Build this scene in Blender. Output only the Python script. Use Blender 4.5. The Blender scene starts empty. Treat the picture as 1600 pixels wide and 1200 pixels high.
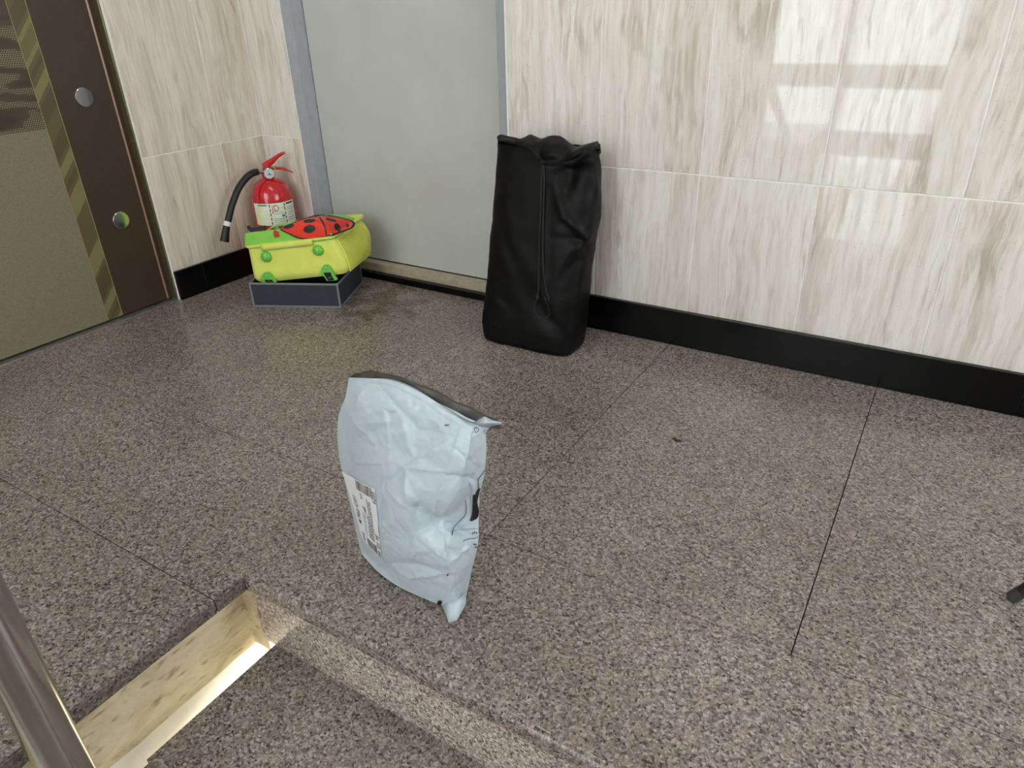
import bpy, bmesh, math, random
import numpy as np
from mathutils import Vector, Matrix, noise

scene = bpy.context.scene
col = scene.collection
random.seed(7)

# ------------------------------------------------------------------ camera
F_PX = 1097.28774
RC = np.array([[0.85244059, 0.52213212, -0.02689033],
               [0.22671739, -0.41550844, -0.88088135],
               [-0.47110961, 0.74480252, -0.47257269]])
CW = np.array([2.3396, -1.9007, 0.92])
cam_d = bpy.data.cameras.new('camera')
cam_d.sensor_width = 36.0
cam_d.lens = F_PX * 36.0 / 1600.0
cam_d.clip_start = 0.02
cam = bpy.data.objects.new('camera', cam_d)
col.objects.link(cam)
M4 = Matrix.Identity(4)
for i in range(3):
    M4[i][0] = RC[0][i]; M4[i][1] = -RC[1][i]; M4[i][2] = -RC[2][i]; M4[i][3] = CW[i]
cam.matrix_world = M4
scene.camera = cam

# ------------------------------------------------------------------ light
scene.view_settings.view_transform = 'Standard'
scene.view_settings.look = 'None'
scene.view_settings.gamma = 1.0
scene.view_settings.use_curve_mapping = False
scene.view_settings.exposure = 0.32
SKY = 5.4
world = bpy.data.worlds.new('daylight')
scene.world = world
world.use_nodes = True
bg = world.node_tree.nodes['Background']
bg.inputs['Color'].default_value = (0.985, 0.985, 0.98, 1)
bg.inputs['Strength'].default_value = SKY

def portal(name, loc, rot, sx, sy):
    l = bpy.data.lights.new(name, 'AREA'); l.shape = 'RECTANGLE'; l.size = sx; l.size_y = sy
    l.cycles.is_portal = True
    o = bpy.data.objects.new(name, l); o.location = loc; o.rotation_euler = rot
    col.objects.link(o)
    return o
WY = -4.6                      # stair window wall
RX = 4.3                       # end wall of the landing
portal('stair_window_daylight', (1.47, WY - 0.03, 0.05), (math.pi / 2, 0, 0), 1.35, 2.2)
def area(name, loc, rot, sx, sy, power, c):
    l = bpy.data.lights.new(name, 'AREA'); l.shape = 'RECTANGLE'; l.size = sx; l.size_y = sy; l.energy = power; l.color = c
    o = bpy.data.objects.new(name, l); o.location = loc; o.rotation_euler = rot; col.objects.link(o)
# added fill light under the landing ceiling, no lamp seen there, and the lamp of the storey below
area('landing_fill_light', (1.25, -.9, 2.455), (0, 0, 0), 1.2, .3, 5, (1.0, .95, .88))
pl = bpy.data.lights.new('lower_storey_lamp', 'POINT'); pl.energy = 60; pl.color = (1.0, .88, .66); pl.shadow_soft_size = .08
plo = bpy.data.objects.new('lower_storey_lamp', pl); plo.location = (1.72, -1.42, -.92); col.objects.link(plo)
portal('added_upper_daylight', (1.4, WY - .03, 2.24), (math.pi / 2, 0, 0), 2.1, 2.1)  # portal of the unseen upper window, added for more light
portal('added_end_daylight', (RX + 0.03, -1.05, 1.35), (0, math.pi / 2, 0), 1.5, 1.7)  # portal of the unseen end window, added for light from the right

# ------------------------------------------------------------------ helpers
def ray(x, y): return RC.T @ np.array([(x - 800) / F_PX, (y - 600) / F_PX, 1.0])
def mz(x, y, z=0.0): r = ray(x, y); return CW + r * ((z - CW[2]) / r[2])
def my(x, y, Y): r = ray(x, y); return CW + r * ((Y - CW[1]) / r[1])
def mx(x, y, X): r = ray(x, y); return CW + r * ((X - CW[0]) / r[0])
def mpl(x, y, P, N): r = ray(x, y); return CW + r * (((P - CW) @ N) / (r @ N))
def pj(P):
    c = RC @ (np.asarray(P, float) - CW); return np.array([800 + F_PX * c[0] / c[2], 600 + F_PX * c[1] / c[2]])

def lin(c):
    return tuple((v / 255 / 12.92) if v / 255 <= 0.04045 else ((v / 255 + 0.055) / 1.055) ** 2.4 for v in c)
def rgba(c): return (*lin(c), 1.0)

def tag(o, label=None, cat=None, group=None, kind=None):
    if label: o['label'] = label
    if cat: o['category'] = cat
    if group: o['group'] = group
    if kind: o['kind'] = kind
    return o

def link(name, me, mat=None, parent=None):
    o = bpy.data.objects.new(name, me)
    col.objects.link(o)
    if mat is not None and me is not None:
        if not me.materials: me.materials.append(mat)
    if parent is not None: o.parent = parent
    return o

def empty(name, loc=(0, 0, 0), rot=(0, 0, 0)):
    o = bpy.data.objects.new(name, None); col.objects.link(o)
    o.location = loc; o.rotation_euler = rot; o.empty_display_size = 0.05
    return o

def pyobj(name, verts, faces, mat, parent=None, smooth=False, kind=None):
    me = bpy.data.meshes.new(name)
    me.from_pydata([tuple(float(c) for c in v) for v in verts], [], faces)
    me.update()
    if smooth:
        me.polygons.foreach_set('use_smooth', [True] * len(me.polygons))
    o = link(name, me, mat, parent)
    if kind: o['kind'] = kind
    return o

def bmobj(name, bm, mat, parent=None, smooth=None, recalc=True):
    if recalc: bmesh.ops.recalc_face_normals(bm, faces=bm.faces)
    me = bpy.data.meshes.new(name); bm.to_mesh(me); bm.free()
    o = link(name, me, mat, parent)
    if smooth is not None:
        me.polygons.foreach_set('use_smooth', [True] * len(me.polygons))
        if smooth < 180:
            try: me.set_sharp_from_angle(angle=math.radians(smooth))
            except Exception: pass
    return o

def bx(bm, lo, hi, mat=None):
    vs = bmesh.ops.create_cube(bm, size=1.0)['verts']
    for v in vs:
        c = [lo[i] + (v.co[i] + 0.5) * (hi[i] - lo[i]) for i in range(3)]
        v.co = (mat @ Vector(c)) if mat is not None else Vector(c)
    return vs

def box(name, lo, hi, m, parent=None, bevel=0.0, segs=2, centre=False, smooth=30):
    bm = bmesh.new()
    c = [0, 0, 0]
    if centre:
        c = [(lo[i] + hi[i]) / 2 for i in range(3)]
    bx(bm, [lo[i] - c[i] for i in range(3)], [hi[i] - c[i] for i in range(3)])
    if bevel > 0:
        bmesh.ops.bevel(bm, geom=list(bm.edges), offset=bevel, segments=segs, affect='EDGES', profile=0.5)
    o = bmobj(name, bm, m, parent)
    if centre: o.location = c
    return o

def tube_data(pts, rad, seg=12, caps=True):
    """verts, faces of a tube through pts (list of 3-vectors); rad number or list"""
    pts = [np.array(p, float) for p in pts]; n = len(pts)
    rs = rad if hasattr(rad, '__len__') else [rad] * n
    verts, faces = [], []
    up = None
    for i in range(n):
        t = pts[min(i + 1, n - 1)] - pts[max(i - 1, 0)]; t /= np.linalg.norm(t) + 1e-12
        if up is None:
            a = np.array([0, 0, 1.0]) if abs(t[2]) < 0.9 else np.array([1.0, 0, 0])
            up = a - t * (a @ t)
        else:
            up = up - t * (up @ t)
        up /= np.linalg.norm(up); side = np.cross(t, up)
        for k in range(seg):
            a = 2 * math.pi * k / seg
            verts.append(pts[i] + rs[i] * (math.cos(a) * up + math.sin(a) * side))
    for i in range(n - 1):
        for k in range(seg):
            a, b = i * seg + k, i * seg + (k + 1) % seg
            faces.append((a, b, b + seg, a + seg))
    if caps:
        faces.append(tuple(range(seg - 1, -1, -1))); faces.append(tuple(range((n - 1) * seg, n * seg)))
    return verts, faces

def tube(name, pts, rad, m, parent=None, seg=12, smooth=40):
    v, fc = tube_data(pts, rad, seg)
    bm = bmesh.new()
    bv = [bm.verts.new(Vector(p)) for p in v]
    for q in fc: bm.faces.new([bv[i] for i in q])
    return bmobj(name, bm, m, parent, smooth=smooth)

def lathe(name, prof, m, parent=None, seg=40, loc=(0, 0, 0), axis=None, smooth=35):
    """prof = [(r, z)]; axis = 3x3 columns for local x, y, z"""
    bm = bmesh.new(); rings = []
    A = np.eye(3) if axis is None else np.array(axis).T
    L = np.array(loc)
    for r, z in prof:
        if r < 1e-6:
            rings.append([bm.verts.new(Vector(L + A @ np.array([0, 0, z])))])
        else:
            rings.append([bm.verts.new(Vector(L + A @ np.array([r * math.cos(2 * math.pi * k / seg), r * math.sin(2 * math.pi * k / seg), z]))) for k in range(seg)])
    for a, b in zip(rings, rings[1:]):
        for k in range(seg):
            k2 = (k + 1) % seg
            if len(a) == 1 and len(b) == 1: continue
            if len(a) == 1: bm.faces.new((a[0], b[k], b[k2]))
            elif len(b) == 1: bm.faces.new((a[k], a[k2], b[0]))
            else: bm.faces.new((a[k], a[k2], b[k2], b[k]))
    if len(rings[0]) > 1: bm.faces.new(list(reversed(rings[0])))
    if len(rings[-1]) > 1: bm.faces.new(rings[-1])
    return bmobj(name, bm, m, parent, smooth=smooth)

def smoothstep(a, b, x):
    t = np.clip((x - a) / (b - a), 0, 1); return t * t * (3 - 2 * t)

def catmull(P, t):
    """P (n, d) points, t parameter 0..n-1"""
    n = len(P); i = int(min(max(math.floor(t), 0), n - 2)); u = t - i
    p1, p2 = P[i], P[i + 1]
    p0 = P[i - 1] if i > 0 else 2 * p1 - p2
    p3 = P[i + 2] if i + 2 < n else 2 * p2 - p1
    return 0.5 * ((2 * p1) + (-p0 + p2) * u + (2 * p0 - 5 * p1 + 4 * p2 - p3) * u * u + (-p0 + 3 * p1 - 3 * p2 + p3) * u ** 3)

def spline(P, n):
    P = np.array(P, float)
    return [catmull(P, t) for t in np.linspace(0, len(P) - 1, n)]

def text_data(body, size=1.0, align='LEFT'):
    cu = bpy.data.curves.new('lettering', 'FONT'); cu.body = body; cu.size = size; cu.align_x = align
    cu.resolution_u = 3
    o = bpy.data.objects.new('lettering', cu); col.objects.link(o)
    bpy.context.view_layer.update()
    dg = bpy.context.evaluated_depsgraph_get()
    me = bpy.data.meshes.new_from_object(o.evaluated_get(dg))
    v = [np.array(p.co) for p in me.vertices]; fc = [tuple(p.vertices) for p in me.polygons]
    bpy.data.objects.remove(o); bpy.data.curves.remove(cu); bpy.data.meshes.remove(me)
    return v, fc

# ------------------------------------------------------------------ materials
class NT:
    def __init__(s, name):
        s.m = bpy.data.materials.new(name); s.m.use_nodes = True
        s.t = s.m.node_tree; s.b = s.t.nodes['Principled BSDF']; s.out = s.t.nodes['Material Output']
    def n(s, typ, **kw):
        nd = s.t.nodes.new('ShaderNode' + typ)
        for k, v in kw.items():
            if k in nd.inputs: nd.inputs[k].default_value = v
            else: setattr(nd, k, v)
        return nd
    def l(s, a, b): s.t.links.new(a, b)
    def coords(s, kind='Object', scale=(1, 1, 1), rnd=False):
        tc = s.n('TexCoord'); mp = s.n('Mapping'); mp.inputs['Scale'].default_value = scale
        s.l(tc.outputs[kind], mp.inputs['Vector'])
        if rnd:
            oi = s.n('ObjectInfo'); cb = s.n('CombineXYZ'); mu = s.n('Math', operation='MULTIPLY'); mu.inputs[1].default_value = 37.0
            s.l(oi.outputs['Random'], mu.inputs[0])
            for k in range(3): s.l(mu.outputs[0], cb.inputs[k])
            s.l(cb.outputs[0], mp.inputs['Location'])
        return mp.outputs[0]
    def ramp(s, fac, stops, interp='LINEAR'):
        r = s.n('ValToRGB'); e = r.color_ramp; e.interpolation = interp
        while len(e.elements) < len(stops): e.elements.new(0.5)
        for el, (p, c) in zip(e.elements, stops):
            el.position = p; el.color = rgba(c) if len(c) == 3 else c
        s.l(fac, r.inputs[0]); return r.outputs[0]
    def mix(s, fac, a, b, mode='MIX'):
        m = s.n('Mix', data_type='RGBA', blend_type=mode)
        for sock, v in ((m.inputs[0], fac), (m.inputs[6], a), (m.inputs[7], b)):
            if hasattr(v, 'links'): s.l(v, sock)
            else: sock.default_value = v
        return m.outputs[2]
    def bump(s, h, strength=0.2, dist=0.002):
        b = s.n('Bump'); b.inputs['Strength'].default_value = strength; b.inputs['Distance'].default_value = dist
        s.l(h, b.inputs['Height']); s.l(b.outputs[0], s.b.inputs['Normal']); return b

def plain(name, c, rough=0.5, metal=0.0, spec=0.5, var=0.0, nscale=40, bump=0.0, coat=0.0, sheen=0.0, bdist=0.001):
    t = NT(name); b = t.b
    b.inputs['Roughness'].default_value = rough; b.inputs['Metallic'].default_value = metal
    b.inputs['Specular IOR Level'].default_value = spec; b.inputs['Coat Weight'].default_value = coat
    b.inputs['Coat Roughness'].default_value = 0.1
    b.inputs['Sheen Weight'].default_value = sheen
    co = t.coords(); nz = t.n('TexNoise', Scale=nscale, Detail=4.0); t.l(co, nz.inputs['Vector'])
    lo = tuple(max(0, v * (1 - var)) for v in c); hi = tuple(min(255, v * (1 + var)) for v in c)
    t.l(t.ramp(nz.outputs[0], [(0.3, lo), (0.7, hi)]), b.inputs['Base Color'])
    if bump > 0: t.bump(nz.outputs[0], bump, bdist)
    return t.m

def granite(name, tone=1.0, rough=0.2, stain=False):
    t = NT(name); b = t.b
    co = t.coords('Object')
    w = t.n('TexNoise', Scale=150.0, Detail=2.0); t.l(co, w.inputs['Vector'])
    off = t.n('VectorMath', operation='MULTIPLY_ADD'); t.l(w.outputs['Color'], off.inputs[0])
    off.inputs[1].default_value = (0.0045, 0.0045, 0.0045); t.l(co, off.inputs[2])
    v1 = t.n('TexVoronoi', Scale=250.0); t.l(off.outputs[0], v1.inputs['Vector'])
    sp = t.n('SeparateColor'); t.l(v1.outputs['Color'], sp.inputs[0])
    T = lambda c: tuple(min(255, x * tone) for x in c)
    base = t.ramp(sp.outputs[0], [(0.0, T((50, 46, 46))), (0.12, T((108, 98, 93))), (0.30, T((152, 138, 129))), (0.52, T((138, 130, 126))), (0.70, T((178, 162, 150))), (0.87, T((196, 191, 186)))], 'CONSTANT')
    v2 = t.n('TexVoronoi', Scale=430.0); t.l(off.outputs[0], v2.inputs['Vector'])
    s2 = t.n('SeparateColor'); t.l(v2.outputs['Color'], s2.inputs[0])
    fine = t.ramp(s2.outputs[1], [(0.0, T((50, 46, 45))), (0.12, T((112, 106, 103))), (0.5, T((160, 152, 147))), (0.82, T((208, 201, 194)))], 'CONSTANT')
    c = t.mix(0.33, base, fine)
    big = t.n('TexNoise', Scale=2.2, Detail=5.0); t.l(co, big.inputs['Vector'])
    patch = t.ramp(big.outputs[0], [(0.30, (226, 222, 219)), (0.70, (255, 255, 255))])
    c = t.mix(1.0, c, patch, 'MULTIPLY')
    if stain:
        dm = t.n('VectorMath', operation='DISTANCE'); t.l(co, dm.inputs[0]); dm.inputs[1].default_value = (.66, -.13, 0)
        sn = t.n('TexNoise', Scale=13.0, Detail=5.0); t.l(co, sn.inputs['Vector'])
        mk = t.n('Math', operation='MULTIPLY_ADD'); t.l(dm.outputs['Value'], mk.inputs[0]); mk.inputs[1].default_value = -1.5; t.l(sn.outputs[0], mk.inputs[2])
        c = t.mix(1.0, c, t.ramp(mk.outputs[0], [(0.24, (255, 255, 255)), (0.40, (205, 196, 184))]), 'MULTIPLY')
    t.l(c, b.inputs['Base Color'])
    rr = t.n('MapRange'); rr.inputs['To Min'].default_value = rough * 0.8; rr.inputs['To Max'].default_value = rough * 1.45
    t.l(big.outputs[0], rr.inputs[0]); t.l(rr.outputs[0], b.inputs['Roughness'])
    b.inputs['Specular IOR Level'].default_value = 0.45
    t.bump(s2.outputs[1], 0.05, 0.0005)
    return t.m

def marble(name, cols, lean=(0, -7)):
    """cream stone-look glazed tile with streaks running along z"""
    t = NT(name); b = t.b
    co = t.coords('Object', rnd=True)
    wn = t.n('TexNoise', Scale=3.0, Detail=3.0); t.l(co, wn.inputs['Vector'])
    wo = t.n('VectorMath', operation='MULTIPLY_ADD'); t.l(wn.outputs['Color'], wo.inputs[0]); wo.inputs[1].default_value = (.05, .05, .0); t.l(co, wo.inputs[2])
    sc = t.n('Mapping'); sc.inputs['Scale'].default_value = (1, 1, 0.075); sc.inputs['Rotation'].default_value = (math.radians(lean[0]), math.radians(lean[1]), 0)
    t.l(wo.outputs[0], sc.inputs['Vector'])
    n1 = t.n('TexNoise', Scale=22.0, Detail=6.0, Roughness=0.6); t.l(sc.outputs[0], n1.inputs['Vector'])
    n2 = t.n('TexNoise', Scale=85.0, Detail=4.0, Roughness=0.7); t.l(sc.outputs[0], n2.inputs['Vector'])
    base = t.ramp(n1.outputs[0], [(0.28, cols[0]), (0.45, cols[1]), (0.62, cols[2]), (0.78, cols[1])])
    st = t.ramp(n2.outputs[0], [(0.33, (222, 216, 208)), (0.55, (255, 255, 255))])
    c = t.mix(0.6, base, st, 'MULTIPLY')
    # thin darker veins, broken up
    sv = t.n('Mapping'); sv.inputs['Scale'].default_value = (1, 1, 0.10); sv.inputs['Rotation'].default_value = (math.radians(lean[0] * 1.2), math.radians(lean[1] * 1.2), 0)
    t.l(wo.outputs[0], sv.inputs['Vector'])
    n3 = t.n('TexNoise', Scale=9.0, Detail=6.0, Roughness=0.55); t.l(sv.outputs[0], n3.inputs['Vector'])
    vein = t.ramp(n3.outputs[0], [(0.478, (255, 255, 255)), (0.497, cols[3]), (0.503, cols[3]), (0.524, (255, 255, 255))])
    n5 = t.n('TexNoise', Scale=9.0, Detail=2.0); t.l(co, n5.inputs['Vector'])
    brk = t.ramp(n5.outputs[0], [(0.42, (0, 0, 0)), (0.64, (165, 165, 165))])
    c = t.mix(brk, c, t.mix(1.0, c, vein, 'MULTIPLY'))
    # little pits
    n4 = t.n('TexNoise', Scale=210.0, Detail=3.0); t.l(co, n4.inputs['Vector'])
    pit = t.ramp(n4.outputs[0], [(0.26, (176, 168, 158)), (0.31, (255, 255, 255))])
    c = t.mix(0.7, c, pit, 'MULTIPLY')
    t.l(c, b.inputs['Base Color'])
    b.inputs['Roughness'].default_value = 0.035
    b.inputs['Specular IOR Level'].default_value = 0.5
    nb = t.n('TexNoise', Scale=55.0, Detail=2.0); t.l(co, nb.inputs['Vector'])
    t.bump(nb.outputs[0], 0.02, 0.0006)
    return t.m

M = {}
M['granite'] = granite('speckled_granite', .94, stain=True)
M['granite_riser'] = granite('polished_granite_riser', 1.22, 0.05)
M['granite_edge'] = granite('sawn_granite_edge', 0.76, 0.5)
M['grout_dark'] = plain('dark_joint', (82, 77, 72), 0.8, var=0.2)
M['tile'] = marble('cream_marble_tile', [(202, 195, 186), (226, 221, 214), (236, 233, 228), (168, 156, 141)])
M['tile_left'] = marble('warm_marble_tile', [(196, 184, 168), (218, 209, 196), (228, 221, 211), (158, 144, 126)], lean=(5, 0))
M['grout'] = plain('white_grout', (238, 238, 236), 0.6, var=0.03)
M['black_stone'] = plain('polished_black_stone', (7, 7, 8), 0.22, spec=.25, var=0.35, nscale=25, bump=0.03)
M['plaster'] = plain('white_plaster', (226, 224, 218), 0.85, var=0.03, nscale=12, bump=0.1)
M['ceiling'] = plain('ceiling_paint', (232, 231, 227), 0.9, var=0.02)
def stained(name):
    t = NT(name); b = t.b
    co = t.coords('Object', (1, .35, 1)); n1 = t.n('TexNoise', Scale=16.0, Detail=7.0, Roughness=.7, Distortion=.6); t.l(co, n1.inputs['Vector'])
    n2 = t.n('TexNoise', Scale=70.0, Detail=4.0); t.l(co, n2.inputs['Vector'])
    c = t.ramp(n1.outputs[0], [(0.30, (168, 152, 118)), (0.45, (206, 192, 158)), (0.6, (222, 210, 180)), (0.75, (226, 216, 192))])
    d = t.ramp(n2.outputs[0], [(0.30, (176, 164, 140)), (0.42, (255, 255, 255))])
    t.l(t.mix(.7, c, d, 'MULTIPLY'), b.inputs['Base Color']); b.inputs['Roughness'].default_value = .75
    t.bump(n1.outputs[0], .5, .006)
    return t.m
M['cream_paint'] = stained('stained_cream_paint')
M['white_paint'] = plain('white_painted_concrete', (246, 246, 242), 0.7, var=0.03, nscale=15, bump=0.4, bdist=0.004)
M['door_paint'] = plain('grey_door_paint', (196, 198, 194), 0.45, var=0.025, nscale=5, bump=0.02)
M['frame_paint'] = plain('blue_grey_frame_paint', (166, 170, 178), 0.4, var=0.03)
M['threshold'] = plain('beige_threshold_paint', (178, 168, 146), 0.5, var=0.08)
M['dark_gap'] = plain('dark_gap', (14, 14, 14), 0.7)
M['steel'] = plain('brushed_stainless', (196, 194, 190), 0.16, metal=1.0, var=0.03, nscale=8)
M['alu'] = plain('aluminium_sill', (150, 148, 142), 0.4, metal=0.7, var=0.1)
M['win_frame'] = plain('window_frame', (120, 120, 122), 0.5, var=0.04)
M['chrome'] = plain('chrome', (200, 200, 198), 0.07, metal=1.0)

def glass():
    t = NT('window_glass')
    tr = t.n('BsdfTransparent'); gl = t.n('BsdfGlossy'); gl.inputs['Roughness'].default_value = 0.02
    tr.inputs[0].default_value = (0.95, 0.97, 0.97, 1)
    mx_ = t.n('MixShader'); mx_.inputs[0].default_value = 0.06
    t.l(tr.outputs[0], mx_.inputs[1]); t.l(gl.outputs[0], mx_.inputs[2]); t.l(mx_.outputs[0], t.out.inputs[0])
    return t.m
M['glass'] = glass()

# ------------------------------------------------------------------ floor
NY = -1.339                       # nosing line of the top step
EX = 1.378                        # edge of the landing beside the stair gap
def sx(u): return (u + 2.543) * 0.92
def sy(u): return (u - 2.066) * 0.92
floor = empty('floor'); tag(floor, kind='structure')
bm = bmesh.new()
bx(bm, (-0.05, NY + .03, -0.14), (RX + .1, 0.2, -0.026)); bx(bm, (-0.05, WY, -0.14), (EX - .07, NY + .03, -0.026))
bmobj('bed', bm, M['grout_dark'], floor)
J = 0.0009
def slab(x0, x1, y0, y1, n_bev=()):
    bm = bmesh.new(); bx(bm, (x0 + J, y0 + J, -0.03), (x1 - J, y1 - J, 0.0))
    bmesh.ops.bevel(bm, geom=[e for e in bm.edges if all(abs(v.co.z) < 1e-6 for v in e.verts)], offset=0.0006, segments=1, affect='EDGES')
    return bmobj('granite_slab', bm, M['granite'], floor, smooth=40)
rows = [sy(.963), sy(1.527), 0.05]
for r in range(2):
    xs = [-0.035, sx(-1.939), sx(-1.311), sx(-.683), sx(-.055), sx(.573), sx(1.2), RX]
    for a, b in zip(xs, xs[1:]): slab(a, b, rows[r], rows[r + 1])
# nosing row over the stair, edge rounded
for a, b in ((EX, sx(.3)), (sx(.3), sx(1.2)), (sx(1.2), RX)):
    bm = bmesh.new(); bx(bm, (a + (J if a > EX else 0), NY, -0.03), (b - J, sy(.963) - J, 0.0))
    ed = [e for e in bm.edges if all(abs(v.co.z) < 1e-6 and abs(v.co.y - NY) < 1e-6 for v in e.verts)]
    bmesh.ops.bevel(bm, geom=ed, offset=0.012, segments=5, affect='EDGES', profile=0.5)
    bmobj('granite_slab', bm, M['granite'], floor, smooth=60)
yl = [sy(.963), sy(.54), -2.05, -2.7, -3.35, -4.0, WY]
for k, (b, a) in enumerate(zip(yl, yl[1:])):
    xs = [-0.035, sx(-1.86), EX] if k < 3 else [-0.035, .62, EX]
    for x0, x1 in zip(xs, xs[1:]): slab(x0, x1 + (J if x1 == EX else 0), a, b)
# sawn slab edge facing the stair gap
for y0, y1 in ((sy(.54) + J, NY), (-2.05 + J, sy(.54) - J), (-2.7, -2.05 - J), (-3.35, -2.7), (-4.0, -3.35), (WY, -4.0)):
    box('slab_edge', (EX - 0.012, y0, -0.031), (EX + 0.004, y1, -0.002), M['granite_edge'], floor, bevel=0.002)

# ------------------------------------------------------------------ stairs
stairs = empty('stairs'); tag(stairs, kind='structure')
SX0, SX1 = 1.42, 2.72
RIS, TRD = 0.158, 0.281
box('riser', (EX + 0.012, NY + 0.004, -RIS), (RX, NY + 0.03, -0.028), M['granite_riser'], stairs)
for k in range(1, 9):
    z = -RIS * k; y1 = NY - TRD * (k - 1); y0 = y1 - TRD
    bm = bmesh.new(); bx(bm, (SX0, y0, z - 0.03), (SX1, y1 + 0.004, z))
    ed = [e for e in bm.edges if all(abs(v.co.z - z) < 1e-6 and abs(v.co.y - y0) < 1e-6 for v in e.verts)]
    bmesh.ops.bevel(bm, geom=ed, offset=0.01, segments=4, affect='EDGES')
    bmobj('tread', bm, M['granite'], stairs, smooth=60)
    box('riser', (SX0, y0 + 0.004, z - RIS), (SX1, y0 + 0.03, z - 0.028), M['granite_riser'], stairs)
HZ = -RIS * 9
bm = bmesh.new()
vs = [bm.verts.new((SX0 + .004, NY, -RIS - .03)), bm.verts.new((SX0 + .004, NY - 8 * TRD + .03, HZ)), bm.verts.new((SX0 + .004, NY - 8 * TRD + .03, HZ - .14)), bm.verts.new((SX0 + .004, NY, -RIS - .2))]
r = bmesh.ops.extrude_face_region(bm, geom=[bm.faces.new(vs)])
for v in r['geom']:
    if isinstance(v, bmesh.types.BMVert): v.co.x = SX1
bmobj('stair_soffit', bm, M['white_paint'], stairs)
box('half_landing', (0.0, WY, HZ - .15), (SX1, NY - 8 * TRD + .004, HZ), M['granite'], stairs)

# beam under the landing edge: cream painted concrete, white painted wall below it
beam = empty('trim_1'); tag(beam, kind='structure')
def rough_sheet(name, m, parent, o, eu, ev, nu, nv, amp, seed):
    o, eu, ev = map(lambda q: np.array(q, float), (o, eu, ev)); nn = np.cross(eu, ev); nn /= np.linalg.norm(nn)
    V, Fc = [], []
    for j in range(nv + 1):
        for i in range(nu + 1):
            p = o + eu * i / nu + ev * j / nv
            V.append(p + nn * amp * noise.noise(Vector(p * 22 + seed)))
    for j in range(nv):
        for i in range(nu):
            a = j * (nu + 1) + i; Fc.append((a, a + 1, a + nu + 2, a + nu + 1))
    return pyobj(name, V, Fc, m, parent, smooth=True)
BB = -0.20; BXS = EX - .034
rough_sheet('beam_side', M['cream_paint'], beam, (BXS, WY, BB), (0, NY - WY + .02, 0), (0, 0, -BB - .02), 160, 10, 0.004, 3)
rough_sheet('beam_end', M['cream_paint'], beam, (BXS - .004, NY + .008, BB + .004), (.056, 0, 0), (0, 0, -BB - .025), 6, 12, 0.004, 9)
box('beam_core', (EX - .3, WY, BB + .004), (BXS - .01, NY + .1, -.135), M['cream_paint'], beam)
lw = empty('wall_stairwell'); tag(lw, kind='structure')
rough_sheet('lower_wall', M['white_paint'], lw, (BXS - .008, WY, -1.7), (0, NY - WY + 1.5, 0), (0, 0, 1.7 + BB), 80, 20, 0.003, 5)
box('lower_back', (EX - .3, .2, -1.75), (RX + .15, .3, -.14), M['white_paint'], lw)
box('lower_end', (SX1 + .1, NY - .5, -1.75), (SX1 + .2, .25, -.14), M['white_paint'], lw)

# ------------------------------------------------------------------ walls
TY = 0.014           # tile face of the back wall
DY = 0.036           # plane of door frame and the narrow tiled strip
wb = empty('wall_back'); tag(wb, kind='structure')
DX0, DX1 = 0.211, 1.142
CZ = 2.5
bm = bmesh.new()
bx(bm, (-.2, DY + .0013, -.03), (DX0, .3, CZ)); bx(bm, (DX1, TY + .0013, -.03), (RX + .2, .3, CZ)); bx(bm, (DX0, DY + .008, 2.06), (DX1, .3, CZ))
bmobj('wall_core', bm, M['grout'], wb)
G = 0.0016
def tile(x0, x1, z0, z1, y, parent, m):
    return box('wall_tile', (x0 + G, y, z0 + G), (x1 - G, y + .009, z1 - G), m, parent, bevel=0.0012, centre=True)
zr = [0.108, 0.507, 1.112, 1.717, 2.322, CZ]
xr = [DX1 + .003, 1.447, 1.750, 2.056, 2.366] + [2.366 + .306 * k for k in range(1, 7)] + [RX]
for a, b in zip(xr, xr[1:]):
    for c, d in zip(zr, zr[1:]): tile(a, b, c, d, TY, wb, M['tile'])
for c, d in zip(zr, zr[1:]): tile(0.0, DX0 - .002, c, d, DY, wb, M['tile'])
for a, b in ((DX0, .55), (.55, .85), (.85, DX1)):
    tile(a, b, 2.06, CZ, DY, wb, M['tile'])

EJ = -0.478          # edge of the elevator opening
wl = empty('wall_left'); tag(wl, kind='structure')
bm = bmesh.new()
bx(bm, (-.3, EJ, -.03), (-.0013, .3, CZ)); bx(bm, (-.3, -1.62 - .9, 2.12), (-.008, EJ, CZ)); bx(bm, (-.3, WY, -1.5), (-.0013, -1.53, CZ))
bmobj('wall_core', bm, M['grout'], wl)
def tileL(y0, y1, z0, z1):
    return box('wall_tile', (-.009, y0 + G, z0 + G), (0.0, y1 - G, z1 - G), M['tile_left'], wl, bevel=0.0012, centre=True)
for c, d in zip(zr, zr[1:]):
    for a, b in ((EJ, -.163), (-.163, DY)): tileL(a, b, c, d)
    ys = [-1.52 - .306 * k for k in range(0, 11)]
    for b, a in zip(ys, ys[1:]):
        if a > WY: tileL(a, b, c, d)

bb = empty('baseboard_back'); tag(bb, kind='structure')
for a, b in ((DX1 + .001, 1.392), (1.392, 2.601), (2.601, 3.4), (3.4, RX)):
    box('black_stone_strip', (a + .0007, 0.0, -.001), (b - .0007, TY + .006, .110), M['black_stone'], bb, bevel=0.0015)
box('black_stone_strip', (0.0, DY - .014, -.001), (DX0 - .001, DY + .006, .108), M['black_stone'], bb, bevel=0.0015)
bl = empty('baseboard_left'); tag(bl, kind='structure')
for a, b in ((EJ + .001, -.366), (-.366, DY - .015)):
    box('black_stone_strip', (-.006, a + .001, -.001), (.012, b - .001, .108), M['black_stone'], bl, bevel=0.0015)

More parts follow.
